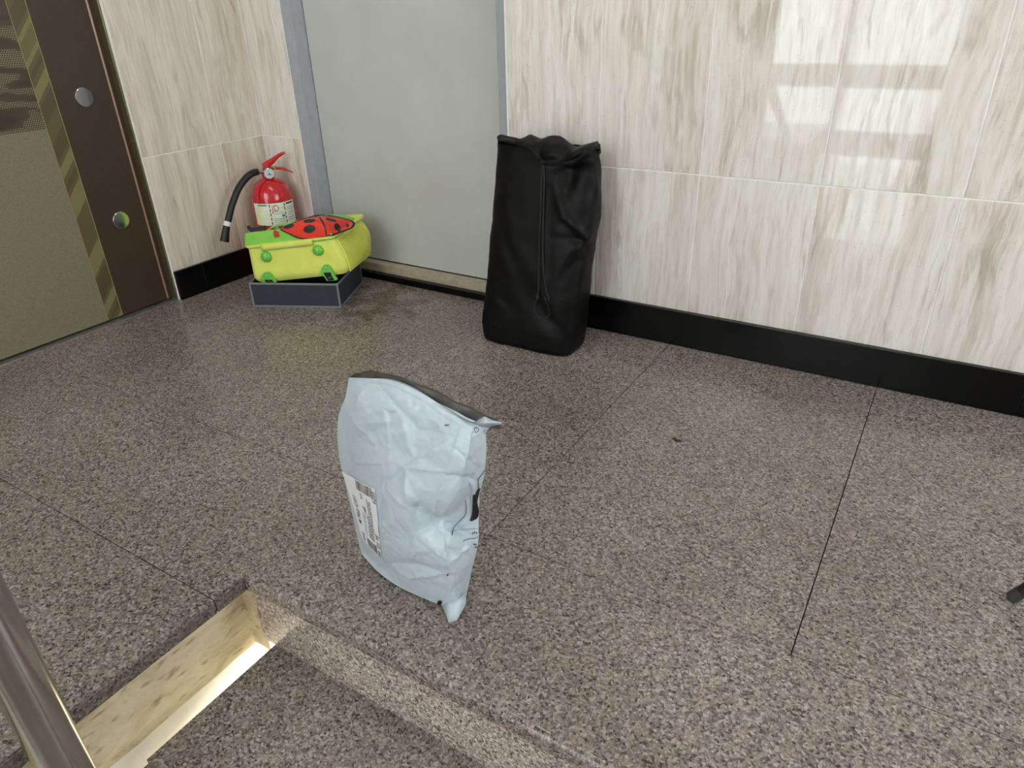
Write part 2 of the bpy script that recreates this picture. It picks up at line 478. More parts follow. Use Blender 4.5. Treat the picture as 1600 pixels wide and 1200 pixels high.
# grey door in its frame
d1 = empty('door_1'); tag(d1, kind='structure')
box('door_leaf', (.258, .096, .058), (1.094, .136, 2.0), M['door_paint'], d1, bevel=0.002)
box('jamb', (DX0, DY, .024), (.255, .15, 2.05), M['frame_paint'], d1, bevel=0.0015)
box('jamb', (1.097, DY, .024), (DX1 - .001, .15, 2.05), M['frame_paint'], d1, bevel=0.0015)
box('head', (.2551, DY, 2.004), (1.0969, .15, 2.05), M['frame_paint'], d1, bevel=0.0015)
box('rebate', (.2551, .1, .03), (1.0969, .145, 2.003), M['dark_gap'], d1)
box('threshold', (.2552, .056, .0), (1.0968, .0955, .055), M['threshold'], d1, bevel=0.0015)
for a, b in ((DX0 + .001, .49), (.49, DX1 - .001)):
    box('stone_sill', (a + .0007, DY - .004, -.001), (b - .0007, .0995, .024), M['black_stone'], d1, bevel=0.002)
box('caulk', (DX1 - .001, .012, .11), (DX1 + .004, DY, 2.05), M['grout'], d1)

# other walls, ceiling
wr = empty('wall_right'); tag(wr, kind='structure')
bm = bmesh.new()
y0w, y1w, z0w, z1w = -1.8, -.3, .5, 2.2
bx(bm, (RX, NY - .6, -.03), (RX + .15, y0w, CZ)); bx(bm, (RX, y1w, -.03), (RX + .15, .2, CZ))
bx(bm, (RX, y0w, -.03), (RX + .15, y1w, z0w)); bx(bm, (RX, y0w, z1w), (RX + .15, y1w, CZ))
bmobj('wall_core', bm, M['plaster'], wr)
ws = empty('wall_stairs'); tag(ws, kind='structure')
bm = bmesh.new(); bx(bm, (SX1, WY, -1.6), (SX1 + .15, NY - .6, CZ)); bx(bm, (SX1 + .15, NY - .6, -1.6), (RX + .15, NY - .45, CZ))
bmobj('wall_core', bm, M['plaster'], ws)
box('landing_front', (SX1 + .001, NY - .45, -.2), (RX, NY - .001, 0), M['granite'], ws)
wf = empty('wall_front'); tag(wf, kind='structure')
WX0, WX1, WZ0, WZ1 = .80, 2.14, -1.02, 1.10
UX0, UX1, UZ0, UZ1, CZ2 = .35, 2.45, 1.18, 3.3, 3.85
bm = bmesh.new()
bx(bm, (-.3, WY - .15, -1.7), (WX0, WY, WZ1)); bx(bm, (WX1, WY - .15, -1.7), (SX1 + .15, WY, WZ1))
bx(bm, (WX0, WY - .15, -1.7), (WX1, WY, WZ0)); bx(bm, (-.3, WY - .15, WZ1), (SX1 + .15, WY, UZ0))
bx(bm, (-.3, WY - .15, UZ0), (UX0, WY, CZ2)); bx(bm, (UX1, WY - .15, UZ0), (SX1 + .15, WY, CZ2)); bx(bm, (UX0, WY - .15, UZ1), (UX1, WY, CZ2))
bmobj('wall_core', bm, M['plaster'], wf)
ceil = box('ceiling', (-.3, -1.75, CZ), (RX + .15, .3, CZ + .12), M['ceiling']); tag(ceil, kind='structure')
ce2 = box('ceiling_stairwell', (-.3, WY - .15, CZ2), (SX1 + .15, -1.6, CZ2 + .12), M['ceiling']); tag(ce2, kind='structure')
wu = empty('wall_upper'); tag(wu, kind='structure')
box('wall_core', (-.3, WY, CZ), (-.0013, -1.63, CZ2), M['plaster'], wu); box('wall_core', (SX1, WY, CZ), (SX1 + .15, -1.63, CZ2), M['plaster'], wu)
box('wall_core', (-.3, -1.75, CZ + .12), (SX1 + .15, -1.63, CZ2), M['plaster'], wu)
lf = box('floor_lower', (-.3, WY - .15, -1.75), (SX1 + .15, .3, -1.7), M['granite_edge']); tag(lf, kind='structure')

w1 = empty('window_1'); tag(w1, kind='structure')
cols_w = [(.832, 1.356), (1.408, 2.105)]; rows_w = [(-.98, -.235), (-.045, .285), (.452, 1.06)]
bm = bmesh.new()
xe = [WX0, .832, 1.356, 1.408, 2.105, WX1]; ze = [WZ0, -.98, -.235, -.045, .285, .452, 1.06, WZ1]
for k in (0, 2, 4): box('stile', (xe[k], WY - .07, WZ0), (xe[k + 1], WY - .005, WZ1), M['win_frame'], w1)
for k in (0, 2, 4, 6):
    for c in (1, 3): box('rail', (xe[c], WY - .065, ze[k]), (xe[c + 1], WY - .01, ze[k + 1]), M['win_frame'], w1)
for a, b in cols_w:
    for c, d in rows_w: box('pane', (a, WY - .045, c), (b, WY - .04, d), M['glass'], w1)
for k in range(6):
    tube('guard_bar', [(1.47 + .125 * k, WY + .06, -1.0), (1.47 + .125 * k, WY + .06, -.2)], .016, M['win_frame'], w1, seg=12)
tube('guard_rail', [(1.40, WY + .06, -.2), (2.13, WY + .06, -.2)], .02, M['win_frame'], w1, seg=12)
gr = box('ground_outside', (-25, -22, -3.6), (25, WY - .3, -3.5), plain('outdoor_paving', (206, 204, 198), .9, var=.1, nscale=2)); tag(gr, kind='structure')
w3 = empty('added_upper_window'); tag(w3, kind='structure')  # unseen upper glazing, added to brighten the back wall
ux = [UX0, UX0 + .05, .96, 1.01, 1.79, 1.84, UX1 - .05, UX1]; uz = [UZ0, UZ0 + .05, 2.40, 2.46, UZ1 - .05, UZ1]
for k in (0, 2, 4, 6): box('stile', (ux[k], WY - .07, UZ0), (ux[k + 1], WY - .005, UZ1), M['win_frame'], w3)
for c in (1, 3, 5):
    for k in (0, 2, 4): box('rail', (ux[c], WY - .065, uz[k]), (ux[c + 1], WY - .01, uz[k + 1]), M['win_frame'], w3)
    for k in (1, 3): box('pane', (ux[c], WY - .045, uz[k]), (ux[c + 1], WY - .04, uz[k + 1]), M['glass'], w3)
w2 = empty('added_end_window'); tag(w2, kind='structure')  # unseen window in the end wall, added for light from the right
for a, b in ((y0w, y0w + .05), ((y0w + y1w) / 2 - .025, (y0w + y1w) / 2 + .025), (y1w - .05, y1w)):
    box('stile', (RX + .02, a, z0w), (RX + .08, b, z1w), M['win_frame'], w2)
for a, b in ((y0w + .05, (y0w + y1w) / 2 - .025), ((y0w + y1w) / 2 + .025, y1w - .05)):
    box('rail', (RX + .02, a, z0w), (RX + .08, b, z0w + .05), M['win_frame'], w2)
    box('rail', (RX + .02, a, z1w - .05), (RX + .08, b, z1w), M['win_frame'], w2)
    box('pane', (RX + .048, a, z0w + .05), (RX + .052, b, z1w - .05), M['glass'], w2)

# ------------------------------------------------------------------ elevator door
def dots_mat():
    t = NT('printed_dot_panel'); b = t.b
    tc = t.n('TexCoord'); sp = t.n('SeparateXYZ'); t.l(tc.outputs['Object'], sp.inputs[0])
    cb = t.n('CombineXYZ'); t.l(sp.outputs[1], cb.inputs[0]); t.l(sp.outputs[2], cb.inputs[1])
    # hexagonal rows of dots
    def m(op, a, b_=None):
        n = t.n('Math', operation=op)
        for k, v in enumerate((a, b_)):
            if v is None: continue
            if hasattr(v, 'links'): t.l(v, n.inputs[k])
            else: n.inputs[k].default_value = v
        return n.outputs[0]
    P = 0.0068
    zz = m('DIVIDE', sp.outputs[2], P * .8); fz = m('FLOOR', zz); odd = m('MODULO', m('ABSOLUTE', fz), 2.0)
    yy = m('ADD', m('DIVIDE', sp.outputs[1], P), m('MULTIPLY', odd, 0.5))
    dy = m('SUBTRACT', m('FRACT', yy), 0.5); dz = m('SUBTRACT', m('FRACT', zz), 0.5)
    d = m('SQRT', m('ADD', m('MULTIPLY', dy, dy), m('MULTIPLY', dz, dz)))
    dot = m('LESS_THAN', d, 0.27)
    mp = t.n('Mapping'); mp.inputs['Scale'].default_value = (4.0, 17.0, 1); t.l(cb.outputs[0], mp.inputs['Vector'])
    nz = t.n('TexNoise', Scale=1.6, Detail=1.5, Distortion=0.4); t.l(mp.outputs[0], nz.inputs['Vector'])
    band = m('GREATER_THAN', nz.outputs[0], 0.5)
    wave = t.ramp(nz.outputs[0], [(0.3, (50, 42, 32)), (0.5, (72, 62, 46)), (0.7, (84, 76, 56))])
    c = t.mix(m('MULTIPLY', dot, band), wave, rgba((150, 138, 112)))
    t.l(c, b.inputs['Base Color']); b.inputs['Roughness'].default_value = 0.38
    return t.m
def diag_mat():
    t = NT('diagonal_band_print'); b = t.b
    tc = t.n('TexCoord'); sp = t.n('SeparateXYZ'); t.l(tc.outputs['Object'], sp.inputs[0])
    cb = t.n('CombineXYZ'); 
    a = t.n('Math', operation='MULTIPLY_ADD'); t.l(sp.outputs[1], a.inputs[0]); a.inputs[1].default_value = -1.15; t.l(sp.outputs[2], a.inputs[2])
    t.l(a.outputs[0], cb.inputs[0])
    nz = t.n('TexNoise', Scale=11.0, Detail=0.0); t.l(cb.outputs[0], nz.inputs['Vector'])
    c = t.ramp(nz.outputs[0], [(0.0, (84, 74, 48)), (0.44, (96, 86, 56)), (0.52, (126, 117, 78)), (0.64, (108, 99, 64))], 'CONSTANT')
    t.l(c, b.inputs['Base Color']); b.inputs['Roughness'].default_value = 0.38
    return t.m
M['olive'] = plain('olive_brushed_panel', (126, 122, 98), 0.42, var=0.06, nscale=160, metal=0.0)
M['brown'] = plain('dark_brown_panel', (62, 48, 36), 0.4, var=0.06, nscale=160)
M['pink_metal'] = plain('rose_metal_edge', (190, 160, 138), 0.3, metal=0.6)
M['olive_jamb'] = plain('olive_bronze_jamb', (104, 98, 70), 0.25, metal=0.5, var=0.05)
M['fine_line'] = plain('pale_inlay_line', (150, 138, 96), 0.4)
M['dots'] = dots_mat(); M['diag'] = diag_mat()
d2 = empty('door_2'); tag(d2, kind='structure')
EXd = -0.033
def yb(p0, p1):                      # average position on the elevator plane of an edge seen at two pixels
    return (mx(*p0, EXd)[1] + mx(*p1, EXd)[1]) / 2
y_ol = yb((167, 496), (8, 0)); y_st = yb((191.7, 491.7), (37.5, 0)); y_pk = yb((264.6, 468), (132.5, 0))
z_pl = (mx(0, 211, EXd)[2] + mx(69, 203, EXd)[2]) / 2
T0, T1 = EXd - .02, EXd
zt = 2.1
Y_L = -1.5
box('plain_panel', (T0, Y_L, .008), (T1, y_ol, z_pl), M['olive'], d2)
box('patterned_panel', (T0, Y_L, z_pl), (T1, y_ol, zt), M['dots'], d2)
box('inlay_line', (T0, y_ol, .008), (T1 + .0004, y_ol + .0018, zt), M['fine_line'], d2)
box('banded_strip', (T0, y_ol + .0018, .008), (T1, y_st, zt), M['diag'], d2)
box('inlay_line', (T0, y_st, .008), (T1 + .0004, y_st + .0022, zt), M['fine_line'], d2)
box('brown_strip', (T0, y_st + .0022, .008), (T1, y_pk - .003, zt), M['brown'], d2)
box('edge_trim', (T0, y_pk - .003, .008), (T1 + .003, y_pk + .003, zt), M['pink_metal'], d2, bevel=.001)
box('brown_strip', (T0, y_pk + .003, .008), (T1, EJ - .006, zt), M['brown'], d2)
box('jamb', (T0, EJ - .006, -.002), (-.0085, EJ + .0005, zt), M['olive_jamb'], d2, bevel=.002)
box('jamb', (T0, Y_L - .03, -.002), (-.0005, Y_L, zt), M['olive_jamb'], d2, bevel=.002)
box('head', (T0, Y_L, zt), (-.0005, EJ, zt + .03), M['olive_jamb'], d2)
box('sill', (EXd - .04, Y_L, -.004), (-.004, EJ, .0015), M['alu'], d2, bevel=.001)
box('back', (EXd - .06, Y_L, 0.0), (T0 - .001, EJ, zt), M['dark_gap'], d2)
for px, py in ((131, 152), (188.5, 344)):
    c = mx(px, py, EXd)
    dd = lathe('round_stud', [(0.0, 0.0), (.0285, 0.0), (.0285, .0035), (.0268, .005), (0.0, .005)], M['chrome'], d2, seg=40, loc=(EXd, c[1], c[2]), axis=((0, 1, 0), (0, 0, 1), (1, 0, 0)), smooth=20)

# ------------------------------------------------------------------ handrail beside the stair
hr = empty('stair_handrail', (1.477, -1.72, -2 * RIS))
tag(hr, 'round stainless steel newel post with handrail on the granite stairs', 'handrail')
PR = 0.0302
px_, py_ = 0.0, 0.0
def rel(o, pts): return [np.array(p) - np.array(o.location) for p in pts]
tube('post', [(0, 0, 0.0), (0, 0, .92)], PR, M['steel'], hr, seg=36)
lathe('base_flange', [(0, 0), (.055, 0), (.055, .006), (.045, .014), (.034, .016), (0.0, .016)], M['steel'], hr, seg=36)
tube('rail', spline([(0, .05, .945), (0, 0, .94), (0, -.1, .885), (0, -.9, .43), (0, -1.7, -.02)], 30), .025, M['steel'], hr, seg=24)
tube('post', [(0, -1.686, -.158 * 6), (0, -1.686, -.02)], PR, M['steel'], hr, seg=36)

# ------------------------------------------------------------------ black fabric bag leaning on the wall
def fabric(name, c, rough=0.75, scale=900, sheen=0.3, bump=0.15, var=.12, spec=.3):
    t = NT(name); b = t.b
    co = t.coords('Object')
    nz = t.n('TexNoise', Scale=scale, Detail=2.0); t.l(co, nz.inputs['Vector'])
    n2 = t.n('TexNoise', Scale=18.0, Detail=4.0); t.l(co, n2.inputs['Vector'])
    lo = tuple(v * (1 - var) for v in c); hi = tuple(min(255, v * (1 + var)) for v in c)
    t.l(t.ramp(n2.outputs[0], [(0.3, lo), (0.7, hi)]), b.inputs['Base Color'])
    b.inputs['Roughness'].default_value = rough; b.inputs['Sheen Weight'].default_value = sheen
    b.inputs['Specular IOR Level'].default_value = spec
    t.bump(nz.outputs[0], bump, 0.0006)
    return t.m
M['black_cloth'] = fabric('black_nylon_cloth', (6, 6, 7), 0.5, sheen=0.0, spec=.2)
M['cord'] = fabric('black_cord', (14, 14, 15), 0.6, scale=1500)

bag = empty('fabric_bag', (1.345, -.16, 0))
tag(bag, 'tall black cloth drawstring bag leaning against the marble wall', 'bag')
# silhouette rows: pixel of left and right outline from bottom to top, with the height of the row
def bag_yc(z): return -.172 + z * .13
rowsb = [((766, 531), (906, 545), 0.004), ((764, 505), (910, 522), .05), ((766, 460), (914, 480), .13), ((769, 410), (921, 430), .22),
         ((771, 360), (928, 380), .31), ((774, 315), (937, 330), .39), ((776, 285), (939, 296), .45), ((778, 255), (939, 262), .51),
         ((779, 232), (936, 240), .555), ((778, 216), (935, 224), .59)]
zs, xl, xr_ = [], [], []
for pl, pr, z in rowsb:
    yc = bag_yc(z)
    zs.append(z); xl.append(my(*pl, yc - .01)[0]); xr_.append(my(*pr, yc + .012)[0])
zs = np.array(zs); xl = np.array(xl); xr_ = np.array(xr_)
def crease(pxy, a, b, w, d):
    """smooth ridge (d > 0) or valley along the pixel segment a-b, width w in pixels"""
    p = np.array(pxy); a = np.array(a, float); b = np.array(b, float); ab = b - a
    t = np.clip(((p - a) @ ab) / (ab @ ab), 0, 1); dist = np.linalg.norm(p - (a + ab * t))
    return d * math.exp(-(dist / w) ** 2) * (0.35 + 0.65 * math.sin(math.pi * min(max(t, .08), .92)))
CR = [((775, 345), (850, 500), 9, -.006), ((770, 440), (830, 545), 8, -.004), ((800, 380), (846, 470), 7, .004), ((868, 290), (882, 340), 6, .010), ((882, 340), (915, 372), 7, .009),
      ((884, 350), (912, 385), 7, -.007), ((895, 265), (880, 300), 13, -.022), ((868, 262), (925, 250), 8, -.012), ((862, 372), (925, 378), 6, -.004), ((885, 400), (930, 365), 6, .004),
      ((860, 500), (890, 535), 8, -.005), ((905, 400), (895, 500), 8, .004), ((835, 260), (842, 470), 5, -.004), ((858, 262), (858, 480), 5, -.0035), ((845, 480), (880, 540), 9, -.005),
      ((925, 270), (938, 310), 6, .006), ((880, 430), (915, 395), 8, -.005), ((790, 300), (800, 420), 12, .004)]
NU, NV = 96, 110
V, Fc = [], []
C0 = np.array(bag.location)
for j in range(NV + 1):
    z = 0.003 + (0.575 - 0.003) * j / NV
    xL = np.interp(z, zs, xl); xR = np.interp(z, zs, xr_); xc = (xL + xR) / 2; a = (xR - xL) / 2
    yc = bag_yc(z)
    bd = np.interp(z, [0, .06, .3, .5, .59], [.078, .085, .08, .062, .04])
    if z < .02: a *= 1 - .03 * ((.02 - z) / .02) ** 2; bd *= 1 - .08 * ((.02 - z) / .02) ** 2
    for i in range(NU):
        th = 2 * math.pi * i / NU
        cs, sn = math.cos(th), math.sin(th); e = 2 / np.interp(z, [0, .05, .25], [5.0, 4.2, 3.0])
        p = np.array([xc + a * math.copysign(abs(cs) ** e, cs), yc + bd * math.copysign(abs(sn) ** e, sn), z])
        nrm = np.array([cs / a, sn / bd, 0]); nrm /= np.linalg.norm(nrm)
        if sn < .25:
            q = pj(p)
            dsp = sum(crease(q, *c) for c in CR) * min(1.0, (0.25 - sn) * 2.2)
            p = p + nrm * dsp
        p = p + nrm * .0035 * noise.noise(Vector(p * 14)) + nrm * .0012 * noise.noise(Vector(p * 45))
        if p[1] > -.003: p[1] = -.003
        V.append(p - C0)
for j in range(NV):
    for i in range(NU):
        i2 = (i + 1) % NU; Fc.append((j * NU + i, j * NU + i2, (j + 1) * NU + i2, (j + 1) * NU + i))
Fc.append(tuple(range(NU - 1, -1, -1)))
body = pyobj('cloth_body', V, Fc, M['black_cloth'], bag, smooth=True)
# folded mouth: a collar of cloth rolled over the top, drooping to the knot in the middle of the front
top_px = [(777, 213), (783, 210), (800, 214), (814, 217), (828, 210), (845, 216), (858, 212), (876, 213), (892, 224), (902, 228), (918, 224), (934, 221), (936, 226)]
low_px = [(779, 221), (784, 221), (800, 226), (815, 229), (828, 236), (838, 246), (849, 257), (866, 258), (884, 257), (900, 253), (915, 244), (931, 234), (936, 232)]
def yfront(k): return -.155 + .0 * k
n_ = 72; mrow = 14
tp = spline(top_px, n_); lp = spline(low_px, n_)
V, Fc = [], []
for i in range(n_):
    u = i / (n_ - 1)
    side = min(1.0, min(u, 1 - u) * 7)
    yb_ = -.085 - .0 * side; yf = -.118 - .05 * side
    A = my(*tp[i], yb_ - .012 * side); B = my(*lp[i], yf)
    for j in range(mrow + 1):
        t = j / mrow
        p = A * (1 - t) + B * t
        # roll outwards to the front and up between the two edges
        bul = math.sin(math.pi * min(t * 1.15, 1)) * .022 * side
        p = p + np.array([0, -bul, bul * .35 * (1 - t)])
        fold = .006 * math.sin(u * 31 + t * 5) * math.sin(math.pi * t) + .006 * noise.noise(Vector((u * 9, t * 3, 2.1))) * side
        p = p + np.array([0, -fold, fold * .5])
        V.append(p - C0)
    # tuck under
    V.append(B + np.array([0, .03 * side + .004, .012]) - C0)
    V.append(A + np.array([0, .03 * side + .004, -.03]) - C0)
st = mrow + 3
for i in range(n_ - 1):
    for j in range(mrow + 1):
        Fc.append((i * st + j, i * st + j + 1, (i + 1) * st + j + 1, (i + 1) * st + j))
    Fc.append((i * st + mrow + 2, i * st, (i + 1) * st, (i + 1) * st + mrow + 2))
    Fc.append((i * st + mrow + 1, i * st + mrow + 2, (i + 1) * st + mrow + 2, (i + 1) * st + mrow + 1))
pyobj('folded_mouth', V, Fc, M['black_cloth'], bag, smooth=True)
def bag_front(px, py, off=.004):
    """point on the front of the bag seen at a pixel"""
    y = -.2
    for _ in range(14):
        p = my(px, py, y); z = p[2]
        xL = np.interp(z, zs, xl); xR = np.interp(z, zs, xr_); a = (xR - xL) / 2; u = np.clip((p[0] - (xL + xR) / 2) / a, -.999, .999)
        bd = np.interp(z, [0, .06, .3, .5, .59], [.078, .085, .08, .062, .04])
        y = bag_yc(z) - bd * (1 - abs(u) ** 2.7) ** (1 / 2.7) - off + sum(-crease((px, py), *c) for c in CR)
    return my(px, py, y)
cordA = [bag_front(*p) - C0 for p in [(848, 258), (846, 290), (845, 330), (843, 375), (842, 420), (841, 455), (840, 463)]]
cordB = [bag_front(*p) - C0 for p in [(850, 258), (850, 290), (849, 330), (848, 375), (849, 420), (853, 452), (858, 467)]]
loop = [bag_front(*p) - C0 for p in [(842, 462), (836, 476), (838, 490), (848, 497), (858, 492), (856, 478), (851, 465)]]
ca = tube('drawcord', spline(cordA, 40), .0026, M['cord'], bag, seg=8)
cb_ = tube('drawcord', spline(cordB, 40), .0026, M['cord'], bag, seg=8)
tube('drawcord', spline(loop, 30), .0018, M['cord'], bag, seg=8)
M['cord_tip'] = plain('cord_tip', (40, 42, 46), 0.35)
tube('cord_end', [cordA[-1] + np.array([0, -.002, .006]), cordA[-1] + np.array([0, -.002, -.006])], [.005, .004], M['cord_tip'], ca)
tube('cord_end', [cordB[-1] + np.array([0, -.002, .004]), cordB[-1] + np.array([0, -.002, -.004])], [.0035, .003], M['cord_tip'], cb_)

# ------------------------------------------------------------------ plastic mailer bag
def mailer_mat():
    t = NT('pale_blue_plastic_film'); b = t.b
    co = t.coords('Object')
    n1 = t.n('TexNoise', Scale=26.0, Detail=5.0, Roughness=0.6, Distortion=1.2); t.l(co, n1.inputs['Vector'])
    t.l(t.ramp(n1.outputs[0], [(0.3, (184, 200, 213)), (0.7, (198, 211, 221))]), b.inputs['Base Color'])
    b.inputs['Roughness'].default_value = 0.36; b.inputs['Specular IOR Level'].default_value = 0.5
    v = t.n('TexVoronoi', feature='DISTANCE_TO_EDGE', Scale=34.0)
    w = t.n('VectorMath', operation='MULTIPLY_ADD'); t.l(n1.outputs['Color'], w.inputs[0]); w.inputs[1].default_value = (.03, .03, .03); t.l(co, w.inputs[2])
    t.l(w.outputs[0], v.inputs['Vector'])
    ad = t.n('Math', operation='ADD'); t.l(n1.outputs[0], ad.inputs[0]); t.l(v.outputs['Distance'], ad.inputs[1])
    t.bump(ad.outputs[0], 0.12, 0.005)
    return t.m
M['mailer'] = mailer_mat()
M['flap'] = plain('dark_adhesive_flap', (66, 62, 58), 0.4, var=0.15, nscale=30, bump=.1)
M['ink'] = plain('black_ink', (26, 24, 26), 0.5)
M['grey_ink'] = plain('grey_ink', (92, 92, 98), 0.55)
M['bar_ink'] = plain('barcode_ink', (120, 116, 118), 0.55)
M['blue_ink'] = plain('pale_blue_ink', (176, 202, 236), 0.55)
M['navy_ink'] = plain('blue_ink', (70, 96, 140), 0.55)
M['paper'] = plain('white_label_paper', (236, 238, 243), 0.5, var=.015)

mail = empty('mailer_bag', (1.66, -1.19, 0))
tag(mail, 'pale blue plastic parcel mailer with shipping label standing on the granite floor', 'mailer bag')
MC = np.array(mail.location)
PX = [[(545, 590), (575, 591), (612, 594), (655, 612), (700, 640), (735, 660), (782, 661)],
      [(540, 619), (575, 622), (612, 628), (660, 645), (719, 668), (742, 671), (761, 673)],
      [(528, 656), (570, 662), (612, 670), (660, 685), (708, 700), (738, 704), (760, 706)],
      [(529, 708), (565, 715), (605, 722), (650, 730), (699, 745), (732, 747), (756, 745)],
      [(537, 745), (568, 757), (605, 768), (645, 782), (689, 784), (725, 780), (750, 772)],
      [(548, 792), (575, 805), (608, 818), (645, 826), (680, 820), (722, 818), (748, 815)],
      [(556, 830), (580, 845), (612, 860), (650, 868), (692, 860), (724, 855), (747, 848)],
      [(562, 855), (585, 875), (615, 893), (655, 905), (701, 898), (722, 893), (738, 888)],
      [(566, 867), (590, 893), (620, 915), (655, 932), (690, 946), (712, 949), (729, 930)]]
BG = [[0, 0, 0, 0, 0, 0, 0],                       # how far each point comes forward of the bag's middle plane, in mm
      [0, 12, 16, 18, 20, 12, -6],
      [-2, 22, 30, 32, 36, 20, -10],
      [-4, 28, 40, 44, 46, 22, -14],
      [-4, 30, 46, 58, 46, 16, -16],
      [-3, 30, 50, 58, 36, 4, -20],
      [-2, 26, 48, 64, 54, 14, -20],
      [0, 16, 36, 52, 52, 26, -12]]
Y0 = -1.178
CP = np.zeros((9, 7, 3))
for j in range(8):
    for i in range(7): CP[j, i] = my(*PX[j][i], Y0 - BG[j][i] / 1000)
for i in range(7): CP[8, i] = mz(*PX[8][i], .003)
MCR = [((720, 668), (699, 745), 3, .006), ((699, 745), (672, 806), 3, .006), ((643, 790), (690, 812), 9, -.014), ((690, 815), (740, 840), 9, -.014), ((640, 728), (643, 790), 7, .008),
       ((672, 806), (692, 836), 5, -.006), ((692, 836), (702, 896), 3, .006), ((612, 880), (690, 900), 7, -.008), ((640, 905), (695, 900), 4, .006), ((640, 728), (700, 735), 5, .006), ((700, 740), (745, 752), 7, -.008),
       ((605, 755), (640, 728), 5, -.005), ((610, 762), (650, 800), 5, .004), ((560, 600), (600, 612), 4, -.004), ((590, 600), (640, 660), 5, -.005), ((640, 670), (705, 680), 6, -.005), ((640, 905), (600, 880), 5, .003),
       ((545, 640), (590, 700), 4, .004), ((600, 640), (612, 720), 4, .004), ((700, 690), (640, 728), 4, .006), ((712, 700), (745, 730), 4, -.005), ((735, 690), (720, 735), 4, .004), ((655, 812), (640, 860), 5, .005), ((620, 800), (640, 860), 5, -.004),
       ((690, 850), (735, 870), 5, -.006), ((705, 880), (735, 850), 4, .005), ((600, 700), (560, 690), 4, -.003), ((575, 600), (560, 640), 3, .003)]
NU, NV = 130, 180
def basis(n, k):
    B = np.zeros((k + 1, n)); I = np.eye(n)
    for q in range(k + 1): B[q] = catmull(I, (n - 1) * q / k)
    return B
GRID = np.einsum('vj,jic,ui->vuc', basis(9, NV), CP, basis(7, NU))
def grid_normals(G_):
    n = np.cross(np.gradient(G_, axis=1), np.gradient(G_, axis=0)); n /= np.linalg.norm(n, axis=2, keepdims=True) + 1e-12
    return np.where(((n * (CW - G_)).sum(2, keepdims=True)) < 0, -n, n)
N0 = grid_normals(GRID)
UU, VV = np.meshgrid(np.linspace(0, 6, NU + 1), np.linspace(0, 8, NV + 1))
cc = np.einsum('ab,vub->vua', RC, GRID - CW); PXY = np.stack([800 + F_PX * cc[..., 0] / cc[..., 2], 600 + F_PX * cc[..., 1] / cc[..., 2]], -1)
WGT = np.minimum(1, np.minimum(UU, 6 - UU) * 1.3) * np.minimum(1, VV * 1.2) * np.minimum(1, (8 - VV) * 1.2)
WGT = np.where((PXY[..., 1] > 725) & (PXY[..., 1] < 885) & (PXY[..., 0] < 600), WGT * .3, WGT)
from mathutils.geometry import delaunay_2d_cdt
def facets(npt, amp, seed):
    """creased film: heights at random points, flat triangles between them"""
    rg = random.Random(seed)
    pts = [(-.01, -.01), (6.01, -.01), (6.01, 8.01), (-.01, 8.01)] + [(rg.uniform(0, 6), rg.uniform(0, 8)) for _ in range(npt)]
    hts = [rg.uniform(-amp, amp) for _ in pts]
    vs_, _, tris, ov, _, _ = delaunay_2d_cdt([Vector(p) for p in pts], [], [], 0, 1e-6)
    hv = [hts[o_[0]] if o_ else 0.0 for o_ in ov]
    Hh = np.zeros(UU.shape)
    for tr in tris:
        A, B, C = (np.array(vs_[k]) for k in tr); D = (B[1] - C[1]) * (A[0] - C[0]) + (C[0] - B[0]) * (A[1] - C[1])
        if abs(D) < 1e-9: continue
        l0 = ((B[1] - C[1]) * (UU - C[0]) + (C[0] - B[0]) * (VV - C[1])) / D; l1 = ((C[1] - A[1]) * (UU - C[0]) + (A[0] - C[0]) * (VV - C[1])) / D; l2 = 1 - l0 - l1
        ins = (l0 >= -1e-6) & (l1 >= -1e-6) & (l2 >= -1e-6)
        Hh[ins] = (l0 * hv[tr[0]] + l1 * hv[tr[1]] + l2 * hv[tr[2]])[ins]
    return Hh
H = facets(38, .0075, 11) + facets(150, .0026, 5)
for j in range(NV + 1):
    for i in range(NU + 1):
        p = GRID[j, i]; H[j, i] += (1 - 2.4 * abs(noise.noise(Vector((p[0] * 50 - p[2] * 16, p[1] * 20, p[2] * 42 + p[0] * 24))))) * .0011
for a, b, wd, d in MCR:
    a = np.array(a, float); ab = np.array(b, float) - a
    t = np.clip(((PXY - a) @ ab) / (ab @ ab), 0, 1); dist = np.linalg.norm(PXY - (a + t[..., None] * ab), axis=2)
    H += d * np.exp(-dist / wd * 1.3) * (.3 + .7 * np.sin(math.pi * np.clip(t, .08, .92)))
GRID = GRID + N0 * (H * WGT)[..., None]
GRID[..., 2] = np.maximum(GRID[..., 2], .002)
N1 = grid_normals(GRID)
def S(u, v, off=.0012):
    """point just outside the finished front sheet"""
    fi = min(max(u / 6 * NU, 0), NU - 1e-6); fj = min(max(v / 8 * NV, 0), NV - 1e-6); i, j = int(fi), int(fj); a, b = fi - i, fj - j
    p = GRID[j, i] * (1 - a) * (1 - b) + GRID[j, i + 1] * a * (1 - b) + GRID[j + 1, i] * (1 - a) * b + GRID[j + 1, i + 1] * a * b
    return p + N1[j, i] * off
PG = np.array([[pj(GRID[j, i]) for i in range(NU + 1)] for j in range(NV + 1)])
def inv(px, py):
    d = (PG[..., 0] - px) ** 2 + (PG[..., 1] - py) ** 2
    j, i = np.unravel_index(np.argmin(d), d.shape); return np.array([6 * i / NU, 8 * j / NV])
V, Fc = [], []
for j in range(NV + 1):
    for i in range(NU + 1): V.append(GRID[j, i] - MC)
for j in range(NV):
    for i in range(NU):
        a = j * (NU + 1) + i; Fc.append((a, a + NU + 1, a + NU + 2, a + 1))
nf = len(V); NB = 30
